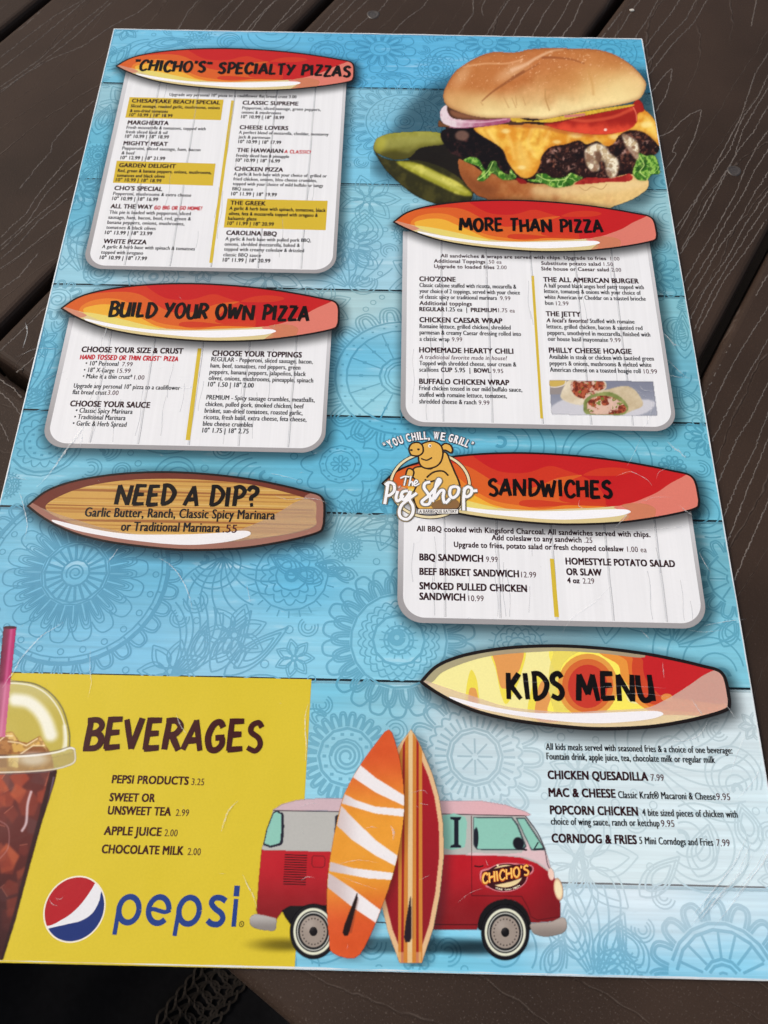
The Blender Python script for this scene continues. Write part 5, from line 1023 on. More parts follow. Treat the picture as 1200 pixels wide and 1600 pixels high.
edge = mk * (1 - P.blur(P.mask(bun, 4, 0), 3.5)); P.put(edge, (150, 84, 40), 1.0, over=True)
PW = M(P.X, P.Y); P.build('burger_picture', clip=(PW[..., 0] < TR[0] - .0002).astype(float))

# ------------------------------------------------------------------ printed wrap photograph
level(28); P = Patch(855, 590, 1030, 654, 1.0); X, Y = P.X, P.Y
def d_(*p): return [(830 + x / 5.217, 490 + y / 5.217) for x, y in p]
N1 = vnoise(X, Y, 9, 31); N2 = vnoise(X, Y, 4, 32)
fr = P.mask([(858.4, 594.5), (1020.1, 596.4), (1026.9, 650), (862.2, 647.6)], 0, .7)
P.put(np.ones_like(X), lerp((128, 132, 150), (158, 162, 176), sstep(592, 650, Y)))
P.put(P.mask(d_((165, 760), (300, 690), (420, 740), (900, 700), (1010, 740), (880, 830), (500, 880), (170, 830)), 4, 1), (206, 206, 214))
P.put(P.mask(d_((140, 540), (290, 540), (280, 600), (240, 655), (170, 660), (140, 650)), 3), (150, 142, 140)); P.put(P.mask(d_((140, 545), (282, 545), (270, 575), (210, 595), (145, 590)), 3), (206, 176, 92)); P.put(P.lmask(d_((282, 545), (270, 580), (210, 600), (150, 598)), 1.6), (226, 218, 206))
P.put(P.mask(d_((240, 680), (260, 610), (310, 540), (420, 530), (580, 540), (610, 610), (520, 660), (440, 735), (380, 745), (290, 720)), 4), lerp((206, 188, 156), (236, 226, 204), N1))
def filling(m_): P.put(m_, lerp((112, 44, 32), (182, 92, 62), sstep(.35, .65, N2))); P.put(sstep(.48, .62, vnoise(X, Y, 9, 41)), (228, 198, 180), .9, clip=m_); P.put(sstep(.62, .7, vnoise(X, Y, 6, 45)), (112, 128, 50), .9, clip=m_)
filling(P.mask(d_((325, 610), (350, 548), (560, 545), (600, 600), (540, 640), (470, 690), (400, 690), (350, 660)), 4))
P.put(P.mask(d_((520, 650), (620, 620), (760, 590), (840, 620), (900, 700), (905, 755), (830, 790), (740, 820), (640, 760)), 4), lerp((190, 170, 136), (220, 206, 176), N1))
P.put(P.mask(d_((425, 740), (450, 690), (520, 655), (640, 640), (740, 690), (790, 760), (780, 800), (720, 830), (480, 825), (430, 800)), 4), lerp((98, 112, 56), (160, 168, 104), N1)); filling(P.mask(d_((455, 760), (480, 700), (560, 672), (650, 680), (740, 730), (775, 780), (720, 815), (500, 818)), 4))
P.build('wrap_photo', clip=fr)

# ------------------------------------------------------------------ printed iced drink
level(28); P = Patch(-6, 972, 124, 1502, 1.0); X, Y = P.X, P.Y
def a_(*p): return [(x / 4.615, 970 + y / 4.615) for x, y in p]
def e_(*p): return [(x / 4.615, 1220 + y / 4.615) for x, y in p]
N1 = vnoise(X, Y, 22, 51); N2 = vnoise(X, Y, 8, 52)
body = [(-20, 1190)] + a_((410, 1080)) + e_((395, 0), (300, 300), (200, 660), (110, 1000), (20, 1290)) + [(-20, 1499)]
mk = P.mask(body, 0, .7); P.put(mk, lerp((96, 34, 30), (64, 22, 24), sstep(1260, 1480, Y)))
r_ = random.Random(4)
for k in range(46):      # blurred facets of ice seen through the cola
    cx, cy = r_.uniform(-8, 80), r_.uniform(1195, 1450); R0 = r_.uniform(10, 26); n = r_.randint(4, 5); a = r_.uniform(0, 6)
    q = [(cx + R0 * r_.uniform(.6, 1) * math.cos(a + 6.283 * i / n), cy + R0 * 1.2 * r_.uniform(.6, 1) * math.sin(a + 6.283 * i / n)) for i in range(n)]
    P.put(P.mask(q, 0, 1.4), [(176, 72, 44), (150, 58, 38), (120, 44, 36), (198, 96, 58), (96, 62, 64), (74, 26, 28)][r_.randint(0, 5)], r_.uniform(.35, .75), clip=mk)
    if k % 3 == 0: P.put(P.lmask(q[:2], 1.4, 1, 0), (226, 150, 120), .4, clip=mk)
P.put(sstep(1330, 1480, Y), (54, 18, 22), .55, clip=mk)
P.put(P.lmask([(86, 1208), (70, 1270), (48, 1350), (30, 1420), (8, 1495)], (16, 12), 2), (40, 10, 16), .9, clip=mk); P.put(P.lmask([(84, 1215), (68, 1290), (44, 1370), (22, 1450), (7, 1500)], 3, 1.2), (104, 92, 110), .85, clip=mk)
P.put(P.lmask(e_((225, 80), (200, 170), (190, 300), (160, 360)), 4, 1.6), (226, 206, 210), .8, clip=mk); P.put(P.lmask(e_((0, 290), (60, 340), (60, 480), (0, 560)), 2, 1), (180, 130, 130), .5, clip=mk)
dome = a_((-40, 440), (130, 440), (260, 462), (370, 530), (450, 640), (495, 800), (500, 900), (480, 960), (-40, 980)); mk = P.mask(dome, 4, .7); P.put(mk, (204, 186, 84), .9); P.put(P.mask(dome, 4, .7) * sstep(1120, 1075, Y), (206, 204, 176), .35)
ice = a_((-40, 900), (20, 810), (90, 800), (140, 870), (200, 880), (290, 830), (330, 900), (370, 960), (390, 1070), (-40, 1090)); mi = P.mask(ice, 0, .8); P.put(mi, (160, 104, 50))
for q, cc in ((a_((-20, 900), (20, 815), (90, 805), (80, 900), (60, 950)), (178, 120, 62)), (a_((20, 815), (90, 805), (130, 865), (80, 870)), (226, 190, 110)), (a_((80, 870), (190, 895), (170, 940), (100, 950)), (214, 170, 84)), (a_((190, 895), (290, 835), (300, 890), (160, 955)), (222, 180, 96)), (a_((150, 955), (240, 900), (330, 915), (350, 965), (200, 985)), (140, 84, 42)), (a_((60, 960), (140, 965), (130, 1060), (60, 1050)), (232, 196, 110)), (a_((-20, 960), (50, 960), (50, 1060), (-20, 1060)), (122, 66, 36)), (a_((290, 835), (330, 905), (345, 950), (300, 890)), (236, 200, 124))): P.put(P.mask(q, 0, .8), cc, .95)
P.put(mi * sstep(.5, .6, N2), (110, 60, 30), .35)
for q in (a_((60, 870), (140, 880), (190, 900), (270, 850)), a_((150, 960), (240, 900), (320, 900)), a_((-20, 880), (40, 830), (90, 830))): P.put(P.lmask(q, 2, 1, 0), (250, 232, 190), .8)
P.put(P.emask(52, 1186, 22, 10, .6), (236, 226, 222), .8)
P.put(P.lmask(a_((-20, 450), (130, 452), (250, 475), (350, 540), (430, 650), (475, 790), (478, 920)), 2.4, 1), (246, 246, 232), .8); P.put(P.lmask(a_((-20, 440), (130, 438), (260, 458), (370, 526), (455, 640), (500, 800), (502, 900)), 2, 1), (120, 116, 86), .7)
P.put(P.lmask(a_((110, 570), (200, 585), (275, 640), (330, 720), (365, 820)), (19, 21), 6), (250, 250, 242), .88); P.put(P.lmask(a_((465, 760), (470, 860), (460, 930)), 5, 3), (250, 250, 240), .8)
rim = a_((-40, 985), (200, 980), (400, 955), (500, 915), (535, 930), (540, 1010), (500, 1045), (380, 1075), (200, 1090), (-40, 1095)); mk = P.mask(rim, 3, .6); P.put(mk, (196, 186, 140), .45)
P.put(P.lmask(a_((-40, 985), (200, 975), (400, 950), (500, 918), (535, 925)), 3, 1), (246, 244, 236), .9); P.put(P.lmask(a_((-40, 1095), (200, 1088), (380, 1072), (500, 1040), (542, 1005), (538, 930)), 2.4, 1), (226, 220, 200), .9); P.put(P.lmask(a_((-40, 972), (200, 962), (400, 938), (505, 905)), 1.6, .8), (110, 96, 80), .7); P.put(P.lmask(a_((-40, 1108), (200, 1100), (380, 1086)), 1.6, .8), (100, 86, 90), .8)
st = [(5.5, 981), (25.5, 979.5), (17, 1060), (8, 1152), (-12, 1152), (-2, 1060)]; mk = P.mask(st, 0, .5); P.put(mk, lerp((88, 10, 44), (186, 36, 106), sstep(-.2, 1.0, (X - 4 + (Y - 980) * .1) / 22))); P.put(P.lmask([(18, 984), (10, 1060), (1, 1150)], 4, 2.4), (214, 96, 150), .7, clip=mk)
P.put(P.emask(15.5, 980.5, 10, 2.4, .2), (70, 8, 34)); P.put(mk * sstep(1062, 1072, Y), (226, 190, 190), .4)
pc = P.X > TL[0]; PW = M(P.X, P.Y); P.build('iced_drink_picture', clip=(PW[..., 0] > TL[0] + .0003).astype(float))

# ------------------------------------------------------------------ printed van
level(22); VAN = empty('van_picture', (0, 0, 0), MENU)
def v7(*p): return [(380 + x / 4.1026, 1130 + y / 4.1026) for x, y in p]
def v8(*p): return [(620 + x / 4.1026, 1130 + y / 4.1026) for x, y in p]
P = Patch(360, 1440, 870, 1512, 1.5)
P.put(P.emask(640, 1477, 170, 12, .42), (20, 50, 60), .55); P.put(P.emask(745, 1482, 60, 10, .6), (10, 30, 40), .6); P.put(P.emask(440, 1476, 40, 9, .8), (80, 66, 10), .5); P.build('printed_shadow')
P = Patch(384, 1242, 892, 1470, 1.0); X, Y = P.X, P.Y
red = v7((118, 812), (100, 1000), (85, 1200), (95, 1232), (210, 1262), (255, 1200), (300, 1176), (540, 1170)) + [(600, 1416), (640, 1453)] + v8((240, 1325), (515, 1325), (520, 1290), (560, 1200), (620, 1150), (690, 1130), (760, 1140), (820, 1190), (860, 1280), (1000, 1270), (1050, 1245), (1045, 1120), (1015, 1000), (975, 945), (900, 870), (700, 840), (300, 838)) + [(520, 1330)]
mk = P.mask(red, 0, .7); rc = lerp((186, 28, 40), (122, 26, 30), sstep(1345, 1440, Y) * .8 + .0); rc = lerp(rc, (118, 30, 36), (sstep(820, 875, X) * .6)[..., None][..., 0]) if False else rc
P.put(mk, rc + (vnoise(X, Y, 30, 71)[..., None] - .5) * 12)
P.put(mk * sstep(815, 876, X), (104, 22, 30), .45, over=True)
# white middle and pale roof
P.put(P.mask(v7((192, 562), (118, 812)) + [(517, 1331), (600, 1333)] + v8((300, 842), (480, 846), (680, 850), (800, 862), (900, 900), (975, 955), (985, 930), (950, 800), (825, 592)) + [(600, 1268)], 0, .6), (184, 184, 180))
P.put(P.mask(v8((830, 700), (860, 815), (945, 815), (985, 925), (1012, 1000), (980, 950), (900, 890), (800, 856), (640, 848), (480, 846), (480, 830), (800, 830)), 3, .7), (222, 192, 196))
P.put(P.mask(v7((190, 558), (250, 520), (340, 495), (420, 485), (650, 480)) + [(620, 1247)] + v8((290, 500), (550, 500), (700, 525), (820, 565), (862, 588), (820, 596), (290, 582)) + [(600, 1268)], 0, .8), lerp((206, 180, 188), (224, 178, 184), sstep(600, 760, X)))
P.put(P.lmask(v7((195, 560), (650, 568)), 1.3, .6), (60, 50, 60), .9); P.put(P.lmask(v8((290, 582), (820, 594)), 1.5, .6), (60, 50, 56), .9)
MT = (142, 200, 184)
P.put(P.mask(v7((192, 572), (240, 572), (262, 595), (258, 740), (236, 784), (128, 782)), 2, .5), (34, 34, 48)); P.put(P.mask(v7((194, 580), (232, 580), (245, 600), (240, 740), (222, 772), (136, 770)), 2, .5), MT)
P.put(P.mask(v7((600, 590), (700, 590), (700, 800), (595, 760), (590, 620)), 2), (44, 44, 56))
P.put(P.mask(v8((295, 592), (438, 600), (446, 690), (438, 780), (420, 798), (295, 800)), 2, .5), MT)
P.put(P.mask(v8((343, 603), (412, 603), (408, 618), (396, 622), (396, 778), (412, 786), (412, 798), (343, 796), (347, 784), (368, 776), (366, 622), (345, 616)), 0, .5), (26, 28, 42))
P.put(P.mask(v8((490, 600), (740, 602), (778, 650), (832, 792), (805, 816), (515, 812), (490, 780)), 0, .6), (60, 74, 80)); P.put(P.mask(v8((496, 607), (735, 610), (768, 655), (820, 788), (800, 808), (520, 805), (497, 778)), 0, .5), MT)
P.put(P.mask(v8((762, 605), (820, 603), (948, 800), (948, 814), (862, 814), (848, 785)), 0, .6), (60, 74, 80)); P.put(P.mask(v8((772, 612), (816, 612), (938, 800), (936, 808), (866, 808), (852, 782)), 0, .5), MT)
P.put(P.lmask(v8((825, 596), (900, 700), (945, 800), (965, 900), (985, 940)), 1.3), (60, 40, 50)); P.put(P.emask(810, 1318, 8.5, 10, .15, -.3), (26, 26, 34)); P.put(P.lmask([(812, 1326), (822, 1328)], 3), (26, 26, 34)); P.put(P.emask(744, 1309, 3.8, 16, .15), (30, 32, 44)); P.put(P.lmask(v8((880, 808), (905, 765)), 2), (40, 50, 56)); P.put(P.lmask(v8((880, 810), (935, 806)), 3), (40, 50, 56))
P.put(P.lmask(v8((478, 595), (480, 845), (480, 1105), (690, 1108), (800, 1110), (840, 1180), (860, 1240), (900, 1262), (1045, 1240)), 1.1, .5, 0), (70, 14, 20), .85)
P.put(P.lmask(v8((500, 915), (530, 920), (552, 914)), 2), (40, 10, 14)); P.put(P.lmask(v8((240, 1290), (515, 1292)), 1.3), (60, 10, 14)); P.put(P.lmask(v7((850, 1275), (930, 1280)), 1.3), (60, 10, 14))
for k in range(13): P.put(P.lmask(v7((270 - k, 843 + 15.6 * k), (408 - k * .8, 848 + 15.6 * k)), 1.5, .5), (48, 10, 16))
P.put(P.lmask(v7((450, 850), (515, 852), (525, 870), (522, 915), (508, 925), (450, 922), (440, 905), (442, 860), (450, 850)), 1.1, .5, 0), (84, 16, 22), .8)
# arches and bumpers
P.put(P.mask(v7((248, 1200), (300, 1172), (540, 1168), (540, 1330), (300, 1285), (268, 1240)), 0), (20, 18, 20)); P.put(P.mask(v8((520, 1300), (540, 1220), (600, 1155), (690, 1128), (770, 1145), (830, 1200), (860, 1290), (830, 1330), (560, 1330)), 4), (20, 18, 20))
P.put(P.mask(v7((60, 1232), (100, 1225), (200, 1248), (213, 1260), (208, 1318), (180, 1330), (90, 1318), (50, 1295), (42, 1260)), 4), lerp((140, 134, 130), (180, 176, 172), sstep(1450, 1432, Y)))
P.put(P.mask(v8((860, 1285), (980, 1275), (1060, 1245), (1088, 1275), (1085, 1320), (1050, 1350), (960, 1368), (890, 1355), (866, 1330)), 4), lerp((136, 126, 120), (178, 166, 158), sstep(1462, 1436, Y)))
P.put(P.emask(861, 1366, 4.6, 9.5, .2, -.15), (240, 206, 190)); P.put(P.emask(872.3, 1389.5, 7, 17, .15, -.15), (206, 150, 120)); P.put(P.emask(872.5, 1389.5, 5.8, 15.4, .3, -.15), (244, 228, 186))
P.build('van_body', VAN)
def wheel(cx, cy, rx, ry):
    P = Patch(cx - rx - 2, cy - ry - 2, cx + rx + 2, cy + ry + 2, .8)
    for k, col in ((1, (22, 20, 24)), (.85, (226, 228, 206)), (.745, (24, 24, 26)), (.70, (196, 198, 190)), (.655, (26, 26, 28)), (.575, (156, 144, 134)), (.17, (18, 16, 18))): P.put(P.emask(cx, cy, rx * k, ry * k, .035), col)
    for a in range(22): q = a / 22 * 6.283; P.put(P.emask(cx + rx * .47 * math.cos(q), cy + ry * .47 * math.sin(q), 1.1, 1.3, .5), (70, 60, 56))
    P.put(P.emask(cx - rx * .2, cy - ry * .25, rx * .22, ry * .18, .9), (190, 180, 172), .4); P.build('wheel', VAN)
wheel(489.7, 1455.4, 36.8, 43.2); wheel(789.4, 1456.6, 37.8, 43.8)
# emblem on the van door
P = Patch(748, 1338, 836, 1400, .7)
P.put(P.emask(790, 1371, 34.5, 22.6, .03, -.08), (226, 130, 140)); P.put(P.mask([(750, 1364), (757, 1358), (800, 1349), (812, 1350), (830, 1352), (834, 1360), (826, 1368), (800, 1380), (765, 1387), (757, 1382), (751, 1376)], 3), (226, 130, 140))
P.put(P.emask(790, 1371, 33, 21.2, .03, -.08), (58, 16, 22)); P.put(P.emask(790, 1369, 26, 17.5, .04, -.08), (236, 214, 160)); P.put(P.mask([(753, 1364), (760, 1360), (800, 1352), (815, 1351), (830, 1354), (831, 1361), (822, 1368), (800, 1377), (765, 1384), (759, 1380), (754, 1374)], 3), (58, 16, 22)); P.build('door_emblem', VAN)
K = Ink().cycle(10); brush(K, "CHICHO'S", (753.5, 1382), (827.5, 1367.5), 16.5, (196, 84, 28), wgt=.27, jig=0, shear=.14, sp=.06)
K.build('emblem_lettering', VAN); K = Ink().cycle(10); brush(K, "CHICHO'S", (754, 1381), (827, 1366.8), 15.5, (248, 196, 100), wgt=.16, jig=0, shear=.14, sp=.08)
for i, ch in enumerate('MORE THAN PIZZA'):
    if ch == ' ': continue
    t = math.radians(118 - i * 5.4 * 1.0 - 0); x_ = 790 + 29.5 * math.cos(t); y_ = 1371 + 19.5 * math.sin(t) + 0
    typeline(K, ch, x_ - 1.3, y_ + 1 , x_ + 1.3, y_ + .7, 2.6, (240, 226, 200), .02)
for q in ([(776, 1352.5), (779, 1352)],): K.line(q, .0006, (246, 226, 190))
K.build('emblem_lettering', VAN)
# two printed surfboards leaning on the van
RB = [(642, 1139.7), (648, 1148), (655, 1161), (664, 1181), (676, 1210.4), (685.8, 1244.6), (692.4, 1288.4), (693.4, 1337), (687, 1398), (677, 1450), (659, 1504), (624.5, 1504), (606, 1455), (593, 1400), (589, 1340), (591, 1290), (598, 1230), (612, 1182), (628, 1158), (636, 1148)]
level(42); P = Patch(583, 1134, 720, 1510, .9); X, Y = P.X, P.Y
P.put(P.mask([(x + 10, y + 4) for x, y in RB], 4, 6), (30, 40, 50), .35)
mk = P.mask(RB, 0, .6); P.put(mk, (226, 186, 140)); cx_ = 641.8 + (Y - 1140) * -.004; d = X - cx_; sc_ = 1 + (Y - 1140) / 364 * .12; d = d / sc_
inn = P.mask([(641.8 + (x - 641.8) * (1 - 7 / max(abs(x - 641.8), 12)), 1140 + (y - 1140) * .975 + 4) for x, y in RB], 0, .6); P.put(inn, lerp((164, 28, 38), (142, 24, 34), sstep(1200, 1500, Y)))
bandm = P.mask([(642, 1141), (654, 1160), (663, 1182), (663, 1504), (622, 1504), (622, 1182), (631, 1160)], 0, .5)
def stripe(a, b, col): P.put(sstep(a - .7, a + .3, np.abs(d)) * (1 - sstep(b - .3, b + .7, np.abs(d))), col, clip=mk * bandm)
stripe(-1, 3.6, (226, 196, 146)); stripe(3.6, 8.6, (204, 130, 52)); stripe(8.6, 12.6, (160, 34, 34)); stripe(12.6, 17.4, (206, 132, 54))
P.put(P.lmask([(640, 1440), (638, 1504)], 40, .5) * sstep(1486, 1489, Y), (226, 186, 130), .6, clip=mk); stripe(3.6, 8.6, (204, 130, 52)); 
P.put(P.mask([(641.4, 1399), (643.2, 1430), (642.8, 1466), (640, 1472), (634, 1472.5), (631.3, 1465), (634, 1440)], 0, .6), (36, 24, 34)); P.put(P.lmask([(644, 1405), (645, 1466)], 2, 1.2), (120, 80, 60), .4, clip=mk)
P.build('red_striped_surfboard', VAN)
OBD = v7((935, 40), (985, 160), (1015, 300), (1030, 450), (1028, 600), (1000, 800), (950, 1000), (880, 1200), (800, 1390), (715, 1505), (570, 1470), (552, 1380), (538, 1200), (542, 1000), (568, 800), (600, 640), (650, 450), (750, 270), (850, 130))
P = Patch(505, 1134, 640, 1504, .9); X, Y = P.X, P.Y; P.put(P.mask([(x + 6, y + 4) for x, y in OBD], 3, 5), (60, 30, 20), .3)
mk = P.mask(OBD, 3, .6); t = sstep(1170, 1290, Y) * (1 - sstep(1360, 1450, Y)); P.put(mk, lerp((216, 88, 42), (232, 156, 52), t) + (vnoise(X, Y, 25, 77)[..., None] - .5) * 14)
for q in (v7((750, 268), (850, 350), (1035, 465), (1035, 532), (850, 445), (700, 345)), v7((652, 455), (720, 492), (850, 535), (1035, 550), (1035, 600), (850, 580), (630, 514)), v7((628, 528), (700, 605), (850, 750), (990, 850), (975, 915), (850, 850), (700, 750), (600, 655)), v7((558, 888), (700, 928), (965, 960), (955, 1005), (800, 995), (550, 948)), v7((546, 958), (700, 1060), (890, 1205), (855, 1282), (700, 1180), (538, 1050))):
    P.put(P.mask(q, 0, .6), lerp((206, 190, 190), (238, 234, 236), sstep(520, 570, X)), clip=mk)
P.put(P.mask([(x - 118, y) for x, y in OBD], 3, 8), (160, 120, 90), .35, clip=mk)
P.put(P.mask(v7((730, 1085), (735, 1120), (705, 1250), (682, 1335), (670, 1362), (648, 1364), (637, 1340), (650, 1290)), 0, .6), (34, 20, 20)); P.put(P.lmask(v7((735, 1130), (690, 1340)), 3, 1.6), (90, 50, 40), .35, clip=mk)
P.build('orange_striped_surfboard', VAN)

# ------------------------------------------------------------------ barbecue shop emblem
level(64); SH = empty('shop_emblem', (0, 0, 0), MENU)
def pg(*p): return [(590 + x / 7.06, 670 + y / 7.06) for x, y in p]
K = Ink(); ring = [(672 + 61.5 * math.cos(t), 758.5 + 50 * math.sin(t)) for t in np.linspace(0, 2 * math.pi, 72, endpoint=False)]
K.line(ring, .0016, (50, 34, 24), closed=True); K.line(ring, .0010, (232, 218, 176), closed=True); K.build('cream_ring', SH)
# plain stand-in pig of the same size and colour
K = Ink(); Dk = (52, 34, 24); Y1 = (226, 176, 84); Y2 = (140, 104, 66)
def blob(pts, col=Y1, o=.0007, sm=5): K.poly(pts, col, sm); K.line(pts, o, Dk, sm, closed=True)
blob(pg((400, 440), (480, 420), (600, 440), (700, 280), (760, 270), (800, 360), (850, 480), (900, 600), (920, 760), (880, 880), (700, 900), (480, 900), (410, 820), (400, 700), (440, 600), (380, 520)))
K.poly(pg((600, 830), (760, 760), (890, 800), (870, 880), (640, 890)), Y2, 4)
blob(pg((310, 520), (330, 450), (370, 445), (400, 480), (380, 540), (330, 550)))
blob(pg((700, 200), (740, 165), (800, 180), (826, 230), (810, 268), (750, 240), (700, 235)))
blob(pg((450, 300), (480, 180), (600, 140), (690, 180), (720, 260), (700, 360), (640, 420), (540, 440), (470, 400)))
blob(pg((345, 220), (380, 165), (450, 155), (495, 190), (500, 260), (450, 300), (370, 290)))
K.poly(ell(*pg((372, 238))[0], 2.2, 1.7, 12), Dk); K.poly(ell(*pg((450, 230))[0], 2.2, 1.7, 12), Dk); K.poly(ell(*pg((575, 190))[0], 2.6, 2.8, 14), (240, 238, 230)); K.poly(ell(*pg((580, 192))[0], 1.2, 1.4, 10), Dk)
K.line(pg((480, 330), (540, 350), (600, 320)), .0006, Dk, 5); K.line(pg((540, 540), (620, 480), (720, 470), (780, 520)), .0007, Dk, 5); K.line(pg((520, 560), (560, 590), (640, 570)), .0007, Dk, 5)
K.build('pig_figure', SH)
STK = [[(118, 590), (98, 715), (78, 835)], [(82, 625), (125, 595), (180, 620), (182, 690), (135, 735), (98, 742)], [(222, 690), (203, 760), (215, 800), (248, 785), (283, 735)], [(238, 645), (243, 648)],
       [(335, 688), (278, 700), (258, 755), (290, 785), (338, 735), (362, 690), (350, 780), (388, 855), (385, 940), (330, 1000), (262, 985), (238, 925), (265, 845), (340, 780), (432, 712)],
       [(580, 590), (525, 605), (512, 655), (545, 705), (582, 770), (565, 832), (508, 838), (488, 810), (510, 785), (570, 735), (640, 655), (690, 585), (672, 560), (648, 610), (625, 720), (605, 810)], [(625, 780), (690, 690), (730, 690), (722, 760), (745, 822), (800, 770)],
       [(862, 640), (808, 655), (795, 725), (828, 765), (878, 730), (895, 665), (862, 640)], [(962, 650), (948, 770), (950, 905)], [(948, 690), (990, 645), (1035, 665), (1030, 720), (985, 755), (955, 735)], [(1035, 690), (1100, 686)]]
TH = [[(250, 548), (300, 530), (352, 535)], [(312, 540), (292, 630)], [(368, 525), (345, 635)], [(350, 610), (380, 585), (386, 635)], [(408, 612), (440, 590), (424, 572), (402, 600), (412, 632), (462, 608)]]
u1 = unit(670, 760)[0]
for (wd, wt, col) in ((62, 36, (40, 26, 22)), (54, 30, (214, 196, 150)), (47, 25, (44, 28, 24)), (34, 16, (246, 246, 248))):
    K = Ink().cycle(4)
    for s_ in STK: K.line(pg(*s_), wd / 7.06 * u1, col, 5)
    for s_ in TH: K.line(pg(*s_), wt / 7.06 * u1, col, 5)
    K.build('script_lettering', SH); ZC[0] += 4 * STEP
K = Ink(); K.poly(pg((440, 884), (893, 884), (893, 946), (440, 946)), (44, 28, 24)); K.poly(pg((447, 891), (886, 891), (886, 939), (447, 939)), (238, 236, 232)); z = nz(); a_0, b_0 = pg((458, 932), (876, 932)); typeline(K, 'A BARBEQUE EATERY', *a_0, *b_0, 4.8, (44, 28, 24), .02, z=z); K.build('emblem_ribbon', SH)
def arc_text(txt, cx, cy, R, a0, a1, cap, passes):
    ad = [.42 if ch in ' ,' else .42 if ch == 'I' else .72 if ch in 'L“”' else 1.25 if ch == 'W' else .95 for ch in txt]; tot = sum(ad)
    for (fat, col) in passes:
        bold = 0; K = Ink(); z = nz(); s = 0
        for ch, w_ in zip(txt, ad):
            m_ = (s + w_ / 2) / tot; s += w_
            if ch == ' ': continue
            a = math.radians(a0 + (a1 - a0) * m_); hw = (1 if ch in 'IL,' else w_) / tot * math.radians(abs(a1 - a0)) * R * .40
            bx, by = cx + R * math.cos(a), cy - R * math.sin(a) + bold * 12; tx, ty = math.sin(a), math.cos(a)
            kx = {'I': .17, ',': .25, '“': .5, '”': .5, 'L': .62}.get(ch, .86)
            c_ = cap + bold * 26
            typeline(K, ch, bx - tx * hw * kx, by - ty * hw * kx, bx + tx * hw * kx, by + ty * hw * kx, c_, col, 0, z=z, fat=fat)
        K.build('slogan_lettering', SH); ZC[0] += 6 * STEP
arc_text('“YOU CHILL, WE GRILL”', 670.5, 829, 142, 118.5, 62.5, 11.8, ((.21, (34, 26, 30)), (.09, (244, 244, 248))))

bpy.data.objects.remove(_to); bpy.data.curves.remove(_tc)

